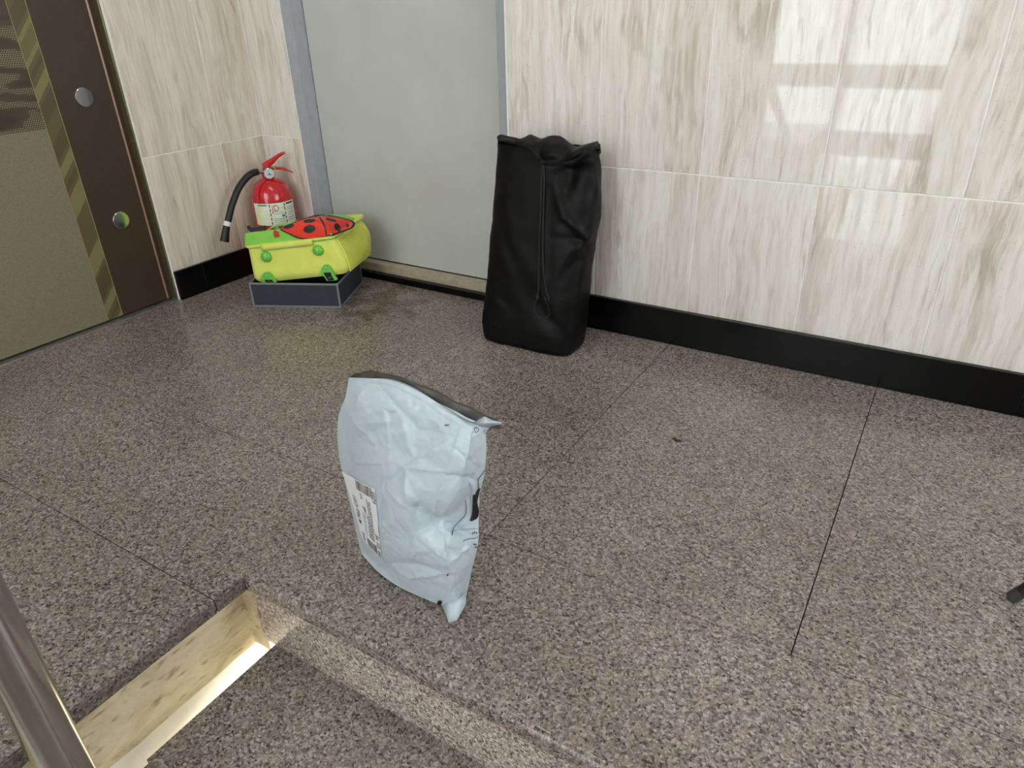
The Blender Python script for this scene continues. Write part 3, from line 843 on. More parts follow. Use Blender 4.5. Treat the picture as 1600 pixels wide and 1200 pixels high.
for j in range(NV + 1):                      # back sheet
    v = j / NV; L, Rr = GRID[j, 0], GRID[j, NU]
    for i in range(1, NB):
        t = i / NB; th = .06 * math.sin(math.pi * t ** .8) ** 1.4 * math.sin(math.pi * v) ** 1.1
        g = GRID[j, int(round(t * NU))]; ln = L * (1 - t) + Rr * t; w = float(smoothstep(0.0, .15, v))
        p = g * (1 - w) + ln * w; p[1] = max(ln[1], g[1] + .003)
        p = p + np.array([-.25 * th, th + .004 * noise.noise(Vector(p * 16)) * math.sin(math.pi * t), 0])
        if j == 0: p = GRID[0, int(round(t * NU))] + np.array([0, .001, 0])
        if j == NV: p[2] = .002; p[1] = max(p[1], GRID[NV, int(round(t * NU))][1] + .012)
        p[2] = max(p[2], .002)
        V.append(p - MC)
def bi(j, i):
    if i == 0: return j * (NU + 1)
    if i == NB: return j * (NU + 1) + NU
    return nf + j * (NB - 1) + i - 1
for j in range(NV):
    for i in range(NB): Fc.append((bi(j, i), bi(j, i + 1), bi(j + 1, i + 1), bi(j + 1, i)))
film = pyobj('plastic_film', V, Fc, M['mailer'], mail, smooth=True)
film.data.set_sharp_from_angle(angle=math.radians(75))

# dark flap strip standing behind the top edge
up_px = [(546, 589), (557, 583), (572, 580.5), (590, 580), (620, 588), (650, 597), (690, 615), (720, 630), (745, 641), (765, 651), (782, 660)]
lo_uv = np.linspace(0, 6, 40); upn = spline(up_px, 40)
V, Fc = [], []
for k in range(40):
    b0 = S(lo_uv[k], 0.0, 0); b0 = b0 + np.array([0, .004, -.012]); t0 = my(*upn[k], Y0 + .012)
    for q in range(5):
        p = b0 * (1 - q / 4) + t0 * (q / 4) + np.array([0, .002 * math.sin(k * .9), 0])
        V.append(p - MC)
for k in range(39):
    for q in range(4): Fc.append((k * 5 + q, (k + 1) * 5 + q, (k + 1) * 5 + q + 1, k * 5 + q + 1))
fl = pyobj('adhesive_flap', V, Fc, M['flap'], mail, smooth=True)
md = fl.modifiers.new('thick', 'SOLIDIFY'); md.thickness = .0008

# sealed corner tail resting on the floor
tl = [mz(690, 946, .004), mz(696, 958, .003), mz(701, 973, .002), mz(714, 969, .004), mz(728, 944, .012), mz(729, 925, .03), mz(712, 938, .024), mz(700, 940, .02)]
bm = bmesh.new(); bv = [bm.verts.new(Vector(p - MC)) for p in tl]
cen = bm.verts.new(Vector(sum(tl) / len(tl) + np.array([0, -.004, .008]) - MC))
for k in range(len(bv)): bm.faces.new((bv[k], bv[(k + 1) % len(bv)], cen))
o = bmobj('sealed_corner', bm, M['mailer'], mail, smooth=50)
md = o.modifiers.new('thick', 'SOLIDIFY'); md.thickness = .0012
# pointed ear of film at the top edge
ear = [my(738, 661, Y0 - .006), my(757, 650.5, Y0 - .004), my(771, 657, Y0 + .002), my(784, 660, Y0 + .004), my(783, 663, Y0 + .004), my(763, 668, Y0 - .002), my(752, 667, Y0 - .006)]
bm = bmesh.new(); bv = [bm.verts.new(Vector(p - MC)) for p in ear]; mid = bm.verts.new(Vector(my(757, 661, Y0 - .012) - MC))
for k in range(len(bv)): bm.faces.new((bv[k], bv[(k + 1) % len(bv)], mid))
o = bmobj('film_ear', bm, M['mailer'], mail, smooth=40)
md = o.modifiers.new('thick', 'SOLIDIFY'); md.thickness = .0008

# shipping label: a = reading direction (bottom to top), b = from the lower text edge (0) to the upper one (1)
lab_c = [inv(597, 872), inv(587, 764), inv(534, 737), inv(566, 839)]     # (a0,b0) (a1,b0) (a1,b1) (a0,b1)
lab_c[2][0] = max(lab_c[2][0], 0.0); 
def LUV(a, b):
    return lab_c[0] * (1 - a) * (1 - b) + lab_c[1] * a * (1 - b) + lab_c[2] * a * b + lab_c[3] * (1 - a) * b
def LP(a, b, off): return S(*LUV(a, b), off) - MC
def sheet(name, fn, nu, nv, m, parent, off):
    V, Fc = [], []
    for j in range(nv + 1):
        for i in range(nu + 1): V.append(fn(i / nu, j / nv, off))
    for j in range(nv):
        for i in range(nu):
            a = j * (nu + 1) + i; Fc.append((a, a + 1, a + nu + 2, a + nu + 1))
    return pyobj(name, V, Fc, m, parent, smooth=True)
label = sheet('shipping_label', LP, 60, 30, M['paper'], mail, .0012)
def stamp(name, quads, fn, m, parent, off=.0018, n=3):
    """flat printed marks: list of (a0, b0, a1, b1) boxes in label coordinates"""
    V, Fc = [], []
    for a0, b0, a1, b1 in quads:
        s = len(V)
        for j in range(n + 1):
            for i in range(n + 1): V.append(fn(a0 + (a1 - a0) * i / n, b0 + (b1 - b0) * j / n, off))
        for j in range(n):
            for i in range(n):
                q = s + j * (n + 1) + i; Fc.append((q, q + 1, q + n + 2, q + n + 1))
    return pyobj(name, V, Fc, m, parent)
def letter(name, body, a, b, h, asp, fn, m, parent, off=.0018, slant=0.0):
    """body with baseline start (a, b), letter height h in b units, asp = a units per letter-height unit"""
    v, fc = text_data(body, 1.0)
    V = [fn(a + (p[0] + slant * p[1]) * h * asp, b + p[1] * h, off) for p in v]
    return pyobj(name, V, fc, m, parent)
AS = .52
letter('sort_code', '\u2605702 C01', .30, .72, .185, AS, LP, M['ink'], label)
letter('hub_code', '\uc6a902', .02, .70, .17, AS, LP, M['ink'], label)
letter('small_code', '1-1', .03, .90, .08, AS, LP, M['grey_ink'], label)
letter('overprint', 'coupang', .20, .50, .23, .44, LP, M['blue_ink'], label)
letter('route_code', '16E', .56, .40, .14, AS, LP, M['ink'], label)
letter('route_time', '5:0', .76, .42, .11, AS, LP, M['grey_ink'], label)
letter('order_code', 'D1 \ubc84', .16, .015, .17, AS, LP, M['ink'], label)
letter('parcel_number', '6203', .80, .015, .15, AS, LP, M['ink'], label)
rng = random.Random(4)
def bars(a0, a1, b0, b1, n):
    out = []; b = b0; step = (b1 - b0) / n
    for k in range(n):
        w = step * rng.choice((.35, .5, .75)); out.append((a0, b, a1, b + w)); b += step
    return out
stamp('barcode', bars(.86, .985, .10, .60, 15), LP, M['bar_ink'], label)
stamp('barcode', bars(.02, .17, .16, .60, 13), LP, M['bar_ink'], label)
stamp('barcode', bars(.0, .11, .02, .12, 5), LP, M['bar_ink'], label)
lines = []
for bq in (.20, .245, .29, .335, .38):
    a = .22
    while a < (.78 if bq < .3 else .55):
        w = rng.uniform(.015, .05); lines.append((a, bq, a + w, bq + .02)); a += w + .012
stamp('address_lines', lines, LP, M['grey_ink'], label, n=1)

# printed marks on the side of the film
def px_strip(name, pts, wpx, m, parent, off=.0015):
    P = spline(pts, max(8, len(pts) * 6)); V, Fc = [], []
    for k, p in enumerate(P):
        d = P[min(k + 1, len(P) - 1)] - P[max(k - 1, 0)]; d /= np.linalg.norm(d) + 1e-9; nn = np.array([-d[1], d[0]]) * wpx / 2
        for s_ in (-1, 1): V.append(S(*inv2(*(p + s_ * nn)), off) - MC)
    for k in range(len(P) - 1): Fc.append((2 * k, 2 * k + 1, 2 * k + 3, 2 * k + 2))
    return pyobj(name, V, Fc, m, parent)
def inv2(px, py):
    u, v = inv(px, py)
    for _ in range(6):                       # refine inside the cell
        e = .05
        f0 = pj(S(u, v, 0)); fu = (pj(S(min(u + e, 5.999), v, 0)) - pj(S(max(u - e, 0), v, 0))) / (min(u + e, 5.999) - max(u - e, 0)); fv = (pj(S(u, min(v + e, 7.999), 0)) - pj(S(u, max(v - e, 0), 0))) / (min(v + e, 7.999) - max(v - e, 0))
        A = np.array([fu, fv]).T
        try: st_ = np.linalg.solve(A, np.array([px, py]) - f0)
        except np.linalg.LinAlgError: break
        st_ = np.clip(st_, -.15, .15)
        u = min(max(u + st_[0], 0), 5.995); v = min(max(v + st_[1], 0), 7.995)
    return u, v
def px_poly(name, pts, m, parent, off=.0016, rows=14):
    """filled shape given by left and right pixel outlines [(y, x0, x1)]"""
    V, Fc = [], []
    for y, x0, x1 in pts:
        for k in range(6): V.append(S(*inv2(x0 + (x1 - x0) * k / 5, y), off) - MC)
    for j in range(len(pts) - 1):
        for k in range(5):
            a = j * 6 + k; Fc.append((a, a + 1, a + 7, a + 6))
    return pyobj(name, V, Fc, m, parent)
px_poly('logo_block', [(762, 748, 750), (767, 744, 748.5), (773, 739, 747), (778, 738.8, 745.6), (784, 738.6, 744.8), (789, 738.2, 746), (795, 737.5, 748), (801, 736.8, 748), (806, 735.8, 747), (810, 734.5, 744), (813.2, 733, 738)], M['ink'], mail)
px_poly('logo_block', [(769, 749.2, 750.2), (773, 748.8, 749.6), (777, 748.6, 749.2)], M['ink'], mail)
px_strip('print_line', [(757, 733), (753, 740), (747, 748), (746.5, 756), (747.5, 763)], .9, M['ink'], mail)
px_strip('print_line', [(726.5, 781), (728, 796), (725, 806), (716, 815), (708.5, 825), (706, 837)], .9, M['ink'], mail)
px_strip('print_line', [(707, 831), (718, 827), (732, 826), (746, 825)], .5, M['grey_ink'], mail)
px_strip('print_line', [(723, 845), (732, 842), (740, 841), (746, 838)], .8, M['ink'], mail)
for x, y in ((738, 833), (741, 831), (744, 832), (740, 850), (743, 850), (742, 854.5), (745, 854)):
    px_poly('small_print', [(y - 1.0, x - .9, x + .9), (y + 1.0, x - .9, x + .9)], M['ink'], mail)
px_poly('punch_mark', [(937.5, 686, 689), (939, 684.3, 690.5), (941.5, 683.6, 690.8), (944, 685, 689.5)], M['ink'], mail)
px_poly('film_slit', [(664.2, 695, 702), (665.8, 695, 702)], M['grey_ink'], mail)
px_poly('punch_mark', [(895.8, 698.4, 700.4), (897.4, 698.2, 700.6), (898.6, 698.8, 700)], M['ink'], mail)
px_strip('recycling_mark', [(740.5, 671), (742.5, 668.5), (746, 669), (747.5, 672), (744, 675.5), (741, 673), (740.5, 671)], .9, M['ink'], mail)
px_strip('recycling_mark', [(755.5, 673), (757.5, 671), (759.5, 672)], .9, M['navy_ink'], mail)
px_strip('recycling_mark', [(756, 675), (758, 677), (759.6, 676)], .9, M['navy_ink'], mail)

# ------------------------------------------------------------------ tray and suitcase
TB = mz(396, 479.3); TR_ = mz(533.3, 481.3)
dv_ = (TR_ - TB) / np.linalg.norm(TR_ - TB); ang = math.atan2(dv_[1], dv_[0])
TW, TD, TH = .325, .262, .090
tray = empty('storage_tray', (TB[0], TB[1], 0), (0, 0, ang))
tag(tray, 'shallow dark navy tray with grey edges on the floor under the suitcase', 'tray')
M['navy'] = plain('dark_navy_board', (44, 48, 60), 0.55, var=.06, nscale=60)
M['tray_in'] = plain('dark_tray_lining', (26, 27, 32), 0.7)
M['grey_edge'] = plain('grey_plastic_edge', (120, 122, 130), 0.45)
W_ = .006
box('front_panel', (.004, .001, .004), (TW - .004, W_, TH - .004), M['navy'], tray)
box('back_panel', (.004, TD - W_, .004), (TW - .004, TD - .001, TH - .004), M['navy'], tray)
box('side_panel', (.001, .004, .004), (W_, TD - .004, TH - .004), M['navy'], tray)
box('side_panel', (TW - W_, .004, .004), (TW - .001, TD - .004, TH - .004), M['navy'], tray)
box('base_panel', (.003, .003, .0005), (TW - .003, TD - .003, .005), M['tray_in'], tray)
def ed(lo, hi): return box('edge_trim', lo, hi, M['grey_edge'], tray, bevel=.0012)
e_ = .0065
for y in (-.001, TD - e_ + .001):
    ed((0, y, 0), (TW, y + e_, e_)); ed((0, y, TH - e_), (TW, y + e_, TH))
    ed((0, y, e_), (e_, y + e_, TH - e_)); ed((TW - e_, y, e_), (TW, y + e_, TH - e_))
for x in (-.001, TW - e_ + .001):
    ed((x, e_, 0), (x + e_, TD - e_, e_)); ed((x, e_, TH - e_), (x + e_, TD - e_, TH))

M['lime'] = fabric('lime_yellow_canvas', (226, 232, 112), 0.8, scale=1200, sheen=.1, bump=.08, var=.03)
M['lime_shaded'] = fabric('lime_shaded_canvas', (214, 218, 88), 0.8, scale=1200, sheen=.1, bump=.08, var=.05)  # same lime canvas, with the flank's shade put into the colour
M['green'] = fabric('apple_green_canvas', (138, 208, 84), 0.7, scale=1200, sheen=.1, bump=.06, var=.03)
M['green_plastic'] = plain('green_plastic', (104, 196, 70), 0.22, coat=.3)
M['red'] = fabric('red_canvas', (232, 58, 36), 0.55, scale=1500, sheen=.1, bump=.05, var=.04)
M['black_print'] = plain('black_print', (18, 17, 18), 0.5)
M['black_plastic'] = plain('black_plastic', (16, 16, 18), 0.35)
M['zip'] = fabric('green_zip_tape', (150, 190, 96), 0.7, scale=600)
M['screw'] = plain('grey_screw', (170, 176, 166), 0.35, metal=.6)
M['red_tab'] = fabric('red_brown_tab', (176, 60, 34), 0.6, scale=800)

roll = math.radians(6.6)
case = empty('suitcase', (TB[0], TB[1], 0.0), (0, 0, ang))
tag(case, 'lime green child suitcase with red ladybug lid lying in the dark tray', 'suitcase')
# case axes: s to the side, n away from the viewer side, t up; built in the tray's turned frame then rolled
Rr_ = Matrix.Translation((.024, .019, .079)) @ Matrix.Rotation(-roll, 4, 'Y')
SHR = .34
def CL(s, n, t): return np.array(Rr_ @ Vector((s * (1 + SHR * max(n, 0)), n, t)))
MWc = Matrix.Translation((TB[0], TB[1], 0)) @ Matrix.Rotation(ang, 4, 'Z') @ Rr_
MWi = MWc.inverted()
CS, CN, CT = .316, .272, .131      # width, length, height of the lower shell
def rr_outline(s0, s1, n0, n1, rads, k=8):
    """rounded rectangle, radii for corners (s0,n0) (s1,n0) (s1,n1) (s0,n1)"""
    out = []
    for (cx, cy, a0, r) in ((s0, n0, math.pi, rads[0]), (s1, n0, 1.5 * math.pi, rads[1]), (s1, n1, 0, rads[2]), (s0, n1, .5 * math.pi, rads[3])):
        x = cx + (r if cx == s0 else -r); y = cy + (r if cy == n0 else -r)
        for q in range(k + 1):
            a = a0 + .5 * math.pi * q / k
            out.append((x + r * math.cos(a), y + r * math.sin(a)))
    return out
def loft(name, rings, m, parent, cap_lo=True, cap_hi=True, smooth=40, fn=CL):
    bm = bmesh.new(); R2 = [[bm.verts.new(Vector(fn(*p))) for p in r] for r in rings]
    for a, b in zip(R2, R2[1:]):
        for k in range(len(a)):
            k2 = (k + 1) % len(a); bm.faces.new((a[k], a[k2], b[k2], b[k]))
    if cap_lo: bm.faces.new(list(reversed(R2[0])))
    if cap_hi: bm.faces.new(R2[-1])
    return bmobj(name, bm, m, parent, smooth=smooth)
# lower shell; the far side tapers and the flank bulges outwards as the photo shows
rings = []
for t in np.linspace(0, 1, 13):
    bul = math.sin(math.pi * min(1, t * 1.0)) ** .8
    ft = .022 * (1 - t) ** 1.2                       # flank leans out towards the base on the free side
    lift = 0.012 * max(0, 1 - t * 5) ** 2
    o_ = rr_outline(-.016 * (1 - t) + lift, CS + ft * .9 + .012 * bul - lift, 0.0 + lift, CN + .02 * bul - lift - .045 * (1 - t) ** 2, (.022, .02, .05, .04))
    rings.append([(s, n, t * CT) for s, n in o_])
loft('lower_shell', rings, M['lime'], case)
def side_s(n, t):
    tt = t / CT; return CS + .022 * (1 - tt) ** 1.2 * .9 + .012 * math.sin(math.pi * tt) ** .8
# flank pocket panel with piping, on the free side
V, Fc = [], []
for j in range(13):
    t = CT * (.06 + .84 * j / 12)
    for i in range(17):
        n = .024 + (CN - .03 - .024 + .006 * math.sin(math.pi * j / 12)) * i / 16
        w = math.sin(math.pi * i / 16) * math.sin(math.pi * j / 12)
        V.append(CL(side_s(n, t) + .0015 + .010 * w ** .6 - (0.014 * (i / 16) ** 8), n, t))
for j in range(12):
    for i in range(16): a = j * 17 + i; Fc.append((a, a + 1, a + 18, a + 17))
pyobj('side_pocket', V, Fc, M['lime_shaded'], case, smooth=True)
pip = [CL(side_s(.022, CT * q) + .001, .020 + .001, CT * q) for q in np.linspace(.95, .04, 14)] + [CL(side_s(n, .006) - .002, n, .004) for n in np.linspace(.04, CN - .06, 10)]
tube('piping', pip, .0022, M['lime'], case, seg=8)
# rim: yellow welt and green zip tape
def rim(name, t0, t1, out, m, nlim=None):
    rings = [[(s, n, t) for s, n in rr_outline(-o2, CS + .004 + o2, -o2, CN + .006 + o2, (.024, .022, .05, .045))] for t, o2 in ((t0, 0.0), (t0, out), (t1, out), (t1, 0.0))]
    return loft(name, rings, m, case)
rim('zip_tape', CT - .004, CT + .004, .0025, M['zip'])
rim('welt', CT + .002, CT + .0095, .0065, M['lime'])
box_p = [(0.056, .247)]
# broad yellow hem between the zip ends on the front
bm = bmesh.new(); 
hem = [CL(s, -.0035 - (.003 if t > CT - .006 else 0), t) for s in np.linspace(.058, .246, 12) for t in (CT - .014, CT - .004, CT + .008)]
for k in range(11):
    for q in range(2):
        pass
bv = [bm.verts.new(Vector(p)) for p in hem]
for k in range(11):
    for q in range(2): a = k * 3 + q; bm.faces.new((bv[a], bv[a + 3], bv[a + 4], bv[a + 1]))
o = bmobj('front_hem', bm, M['lime'], case, smooth=50); md = o.modifiers.new('thick', 'SOLIDIFY'); md.thickness = .003
# lid: green, low rounded box with domed top
LT0 = CT + .009
def lid_h(s, n):
    """height of the lid top above the shell base"""
    s = np.asarray(s, float); n = np.asarray(n, float)
    e1 = np.clip(np.minimum(s, CS - s) / .014, 0, 1); e2 = np.clip(n / .010, 0, 1); e3 = np.clip((CN + .002 - n) / .05, 0, 1)
    rd = lambda e: np.sqrt(np.maximum(0, 1 - (1 - e) ** 2))
    base = .050 - .047 * smoothstep(-.05, .17, n) - .010 * smoothstep(.22, .32, s)
    r2 = ((s - .225) / .125) ** 2 + ((n - .12) / .15) ** 2
    dome = .034 * np.maximum(0, 1 - r2) ** .8
    return LT0 + (base + dome) * rd(e1) * rd(e2) * rd(e3)
GN = 80
V, Fc = [], []
for j in range(GN + 1):
    b = (j / GN) ** 1.8
    for i in range(GN + 1):
        a = .5 - .5 * math.cos(math.pi * i / GN)
        V.append(CL(a * CS, b * CN, float(lid_h(a * CS, b * CN))))
for j in range(GN):
    for i in range(GN): q = j * (GN + 1) + i; Fc.append((q, q + 1, q + GN + 2, q + GN + 1))
lid = pyobj('lid', V, Fc, M['green'], case, smooth=True)
ORG = np.array(MWi @ Vector(CW)); R3i = np.array(MWi.to_3x3())
VIEW = np.array([.0, -1.0, .55]); VIEW /= np.linalg.norm(VIEW)
TT = np.linspace(2.2, 3.3, 900)
def lid_at(px, py, off):
    """point just outside the lid seen at a pixel, in the thing's frame"""
    d = R3i @ ray(px, py); P = ORG + TT[:, None] * d; P[:, 0] = P[:, 0] / (1 + SHR * np.maximum(P[:, 1], 0))
    inside = (P[:, 0] > -.001) & (P[:, 0] < CS + .001) & (P[:, 1] > -.001) & (P[:, 1] < CN + .001)
    g = P[:, 2] - lid_h(np.clip(P[:, 0], 0, CS), np.clip(P[:, 1], 0, CN))
    k = np.nonzero((g < 0) & (P[:, 1] > -.0016))[0]
    q = P[k[0]] if len(k) else P[np.argmin(np.where(inside, np.abs(g), 9))]
    if not len(k) or k[0] == 0: pass
    else:
        g0, g1 = g[k[0] - 1], g[k[0]]; f_ = g0 / (g0 - g1) if g0 > 0 else 1.0; q = P[k[0] - 1] * (1 - f_) + P[k[0]] * f_
    q = q + VIEW * off
    return CL(*q)
def closed(pts):
    P = np.array(pts, float); n = len(P)
    def f(a):
        t = a / (2 * math.pi) * n; i = int(math.floor(t)) % n; u = t - math.floor(t)
        p0, p1, p2, p3 = P[(i - 1) % n], P[i], P[(i + 1) % n], P[(i + 2) % n]
        return 0.5 * ((2 * p1) + (-p0 + p2) * u + (2 * p0 - 5 * p1 + 4 * p2 - p3) * u * u + (-p0 + 3 * p1 - 3 * p2 + p3) * u ** 3)
    return f
def lid_patch(name, pxs, m, parent, off, nr=8, na=40, grow=1.0):
    P = np.array(pxs, float); c = P.mean(0); f_ = closed(P - c)
    V = [lid_at(c[0], c[1], off)]; Fc = []
    for r in range(1, nr + 1):
        for k in range(na):
            d = f_(2 * math.pi * k / na); d = d * (1 + (grow / max(np.linalg.norm(d), 1) if grow != 1.0 else 0)); V.append(lid_at(*(c + d * r / nr), off))
    for k in range(na): Fc.append((0, 1 + k, 1 + (k + 1) % na))
    for r in range(nr - 1):
        for k in range(na):
            a = 1 + r * na + k; b = 1 + r * na + (k + 1) % na; Fc.append((a, a + na, b + na, b))
    return pyobj(name, V, Fc, m, parent, smooth=True)
wing_px = [(441, 357.5), (455, 365.5), (470, 371.5), (490, 372.5), (512, 368.5), (535, 361.5), (549, 356), (552, 349), (546, 345), (530, 341), (513, 338.8), (497, 339.2), (478, 343), (458, 350)]
lid_patch('wing_outline', wing_px, M['black_print'], lid, .0030, nr=12, na=64, grow=3.4)
lid_patch('wing_case', wing_px, M['red'], lid, .0055, nr=12, na=64)
spots = [((453, 354.5), 8.5, 3.2, -18), ((485, 346), 9.5, 2.8, -8), ((485, 358.5), 9.5, 6.2, -10), ((519, 344.2), 9, 2.2, 14), ((529, 356), 4.6, 7, -25), ((544, 352.5), 2.4, 3.2, -25)]
for (x, y), rx, ry, rot in spots:
    pts = []
    for k in range(14):
        a = 2 * math.pi * k / 14; ca, sa = math.cos(math.radians(rot)), math.sin(math.radians(rot)); ex, ey = rx * math.cos(a), ry * math.sin(a)
        pts.append((x + ex * ca - ey * sa, y + ex * sa + ey * ca))
    lid_patch('wing_spot', pts, M['black_print'], lid, .0074, nr=4, na=28)
def lid_strip(name, pxs, w, m, off=.004):
    P = spline(pxs, 24); V, Fc = [], []
    for k, p in enumerate(P):
        d = P[min(k + 1, 23)] - P[max(k - 1, 0)]; d = d / (np.linalg.norm(d) + 1e-9); nn = np.array([-d[1], d[0]]) * w / 2
        for sg in (-1, 1): V.append(lid_at(*(p + sg * nn), off))
    for k in range(23): Fc.append((2 * k, 2 * k + 1, 2 * k + 3, 2 * k + 2))
    return pyobj(name, V, Fc, m, lid, smooth=True)
lid_strip('wing_seam', [(501, 340), (506, 348), (510, 358), (511, 368)], 2.2, M['black_print'], .0076)
lid_strip('pull_tab', [(437, 358), (433, 360), (432, 365), (434, 371)], 8.0, M['red_tab'], .003)
lid_patch('ladybug_head', [(422, 358), (440, 352.5), (446, 355), (436, 358.5)], plain('dark_green_print', (44, 66, 48), .5), lid, .0012, nr=4, na=24)
# two green studs and two wheel housings on the end face
def on_face(px, py, dn=0.0):
    P = np.array(MWc @ Vector((0, -dn, 0))); N = np.array(MWc.to_3x3() @ Vector((0, 1, 0)))
    q = MWi @ Vector(mpl(px, py, P, N)); return q.x, q.z
FA = ((1, 0, 0), (0, 0, 1), (0, -1, 0))
def facing(name, prof, s, t, m, parent, seg=28):
    ax = [np.array(Rr_.to_3x3() @ Vector(a)) for a in FA]
    return lathe(name, prof, m, parent, seg=seg, loc=CL(s, 0.0, t), axis=ax)
for px, py in ((416.5, 401), (497.5, 391)):
    s, t = on_face(px, py)
    st_ = facing('stud', [(0, -.002), (.0195, -.002), (.0195, .003), (.0178, .008), (.0135, .0125), (.007, .015), (0, .0158)], s, t, M['green_plastic'], case)
    facing('stud_cap', [(0, .0150), (.004, .0150), (.004, .0162), (0, .0168)], s, t, M['screw'], st_, seg=16)
def face_plate(name, pxs, m, parent, d0, d1):
    q = [on_face(*p) for p in pxs]; bm = bmesh.new()
    f0 = [bm.verts.new(Vector(CL(x, 0.0, z) + nrm_ * d0)) for x, z in q]; f1 = [bm.verts.new(Vector(CL(x, 0.0, z) + nrm_ * d1)) for x, z in q]
    for k in range(len(q)): k2 = (k + 1) % len(q); bm.faces.new((f0[k], f0[k2], f1[k2], f1[k]))
    bm.faces.new(f1); bm.faces.new(list(reversed(f0)))
    return bmobj(name, bm, m, parent, smooth=30)
nrm_ = np.array(Rr_.to_3x3() @ Vector((0, -1, 0)))
wa = [np.array(Rr_.to_3x3() @ Vector(a)) for a in ((0, 1, 0), (0, 0, 1), (1, 0, 0))]
for arch, well, scr, whl in (
        ([(502.5, 423), (503.5, 417.5), (507, 413.5), (511.5, 412.5), (516, 414.5), (519, 419), (522, 427), (528, 436), (523, 437.5), (512, 438), (508, 432), (503.5, 428)],
         [(506.5, 425), (517.5, 424.3), (519.5, 430), (524, 436.8), (513.5, 437.5), (509.5, 431)], (509.5, 417.5), (517, 434)),
        ([(409.5, 437), (410, 430), (413, 425.5), (418, 424), (423, 425.5), (427, 430), (430.5, 436), (433, 440), (421, 441), (410.5, 440)],
         [(414.5, 436), (426.5, 436), (429, 440), (416.5, 440)], (417, 429.5), (422, 440))):
    hs = face_plate('wheel_housing', arch, M['green_plastic'], case, -.001, .007)
    face_plate('wheel_well', well, M['dark_gap'], hs, .006, .0075)
    s, t = on_face(*whl)
    lathe('wheel', [(0, -.006), (.012, -.006), (.0145, -.004), (.0145, .004), (.012, .006), (0, .006)], M['black_plastic'], hs, seg=28, loc=CL(s, 0, t) - nrm_ * .005, axis=wa)
    s, t = on_face(*scr)
    facing('screw', [(0, .006), (.0042, .006), (.0042, .0085), (0, .0092)], s, t, M['screw'], hs, seg=12)
# black buckle of the handle at the far corner
hb = MWi @ Vector(mpl(403, 357, np.array(MWc @ Vector((0, .17, 0))), np.array(MWc.to_3x3() @ Vector((0, 1, 0)))))
box_m = Rr_ @ Matrix.Translation((hb.x, hb.y, hb.z)) @ Matrix.Rotation(.2, 4, 'Z')
bm = bmesh.new(); bx(bm, (-.03, -.008, -.008), (.03, .008, .006), box_m); bx(bm, (-.036, -.006, -.002), (-.024, .006, .016), box_m)
bmesh.ops.bevel(bm, geom=list(bm.edges), offset=.002, segments=2, affect='EDGES')
bmobj('handle_buckle', bm, M['black_plastic'], case, smooth=40)

# ------------------------------------------------------------------ fire extinguisher
EC = np.array([.103, -.060, 0.0])
ext = empty('fire_extinguisher', EC)
tag(ext, 'red fire extinguisher with black hose and white label in the tiled corner', 'fire extinguisher')
M['ext_red'] = plain('glossy_red_enamel', (196, 22, 34), 0.14, coat=.5, var=.03)
M['rubber'] = plain('black_rubber', (18, 18, 19), 0.45)
M['brass'] = plain('brass', (120, 112, 96), 0.35, metal=1.0)
M['ext_label'] = plain('cream_label', (232, 236, 220), 0.4, var=.02)
M['gauge_face'] = plain('gauge_face', (200, 206, 208), 0.3)
M['yellow_tie'] = plain('yellow_tie', (214, 184, 96), 0.4)
ER = .079
prof = [(0, 0), (.070, 0), (.075, .006), (ER, .014), (ER, .285)]
for k in range(1, 12):
    a = .5 * math.pi * k / 12; prof.append((.022 + (ER - .022) * math.cos(a), .285 + .082 * math.sin(a)))
prof += [(.022, .372), (.022, .392), (0, .392)]
lathe('cylinder', prof, M['ext_red'], ext, seg=64, smooth=30)
lathe('valve', [(0, .392), (.0185, .392), (.0185, .402), (.0135, .406), (.0135, .416), (0, .416)], M['brass'], ext, seg=24)
# directions seen from the viewer
cd = CW - EC; cd[2] = 0; cd /= np.linalg.norm(cd)          # towards the viewer, level
rt = np.array([-cd[1], cd[0], 0.0])                          # to the viewer's side
def cyl(ang_, z, r): return np.array([0, 0, z]) + r * (math.cos(ang_) * cd + math.sin(ang_) * rt)
def ext_z(px, py):                                           # height of the pixel on the cylinder's near face
    P = EC + cd * ER; return mpl(px, py, P, cd)[2]
zl0, zl1 = ext_z(432, 352), ext_z(427, 318)
a0l, a1l = -math.radians(62), math.radians(66)
def EL(a, b, off): return cyl(a0l + (a1l - a0l) * a, zl0 + (zl1 - zl0) * b, ER + off)
elab = sheet('label_sheet', EL, 40, 6, M['ext_label'], ext, .0006)
M['red_ink'] = plain('red_ink', (176, 40, 52), 0.5); M['sky_ink'] = plain('blue_dot_ink', (58, 116, 170), 0.5)
M['yellow_ink'] = plain('yellow_ink', (240, 236, 160), 0.5)
for q_ in [(.385, .03 + .2 * k, .405, .03 + .2 * k + .13) for k in range(5)] + [(.70, .06 + .19 * k, .72, .06 + .19 * k + .13) for k in range(5)]: stamp('black_dash', [q_], EL, M['ink'], elab, .0011)
for q_ in ((.13, .90, .34, .945), (.75, .88, .96, .95)): stamp('header_bar', [q_], EL, M['ink'], elab, .0011)
stamp('yellow_block', [(.10, .10, .16, .86), (.17, .14, .36, .17), (.17, .32, .36, .345), (.17, .5, .36, .525)], EL, M['yellow_ink'], elab, .0010)
asp_e = (zl1 - zl0) / (ER * (a1l - a0l))
letter('brand_letters', 'JD', .43, .64, .42, asp_e * .8, EL, M['red_ink'], elab, .0011)
letter('brand_text', '\uc9c0\ub514\uc18c\ubc29', .575, .72, .085, asp_e, EL, M['grey_ink'], elab, .0011)
letter('type_text', '\ubd84\ub9d0 \uc18c\ud654\uae30 ABC', .44, .575, .065, asp_e, EL, M['ink'], elab, .0011)
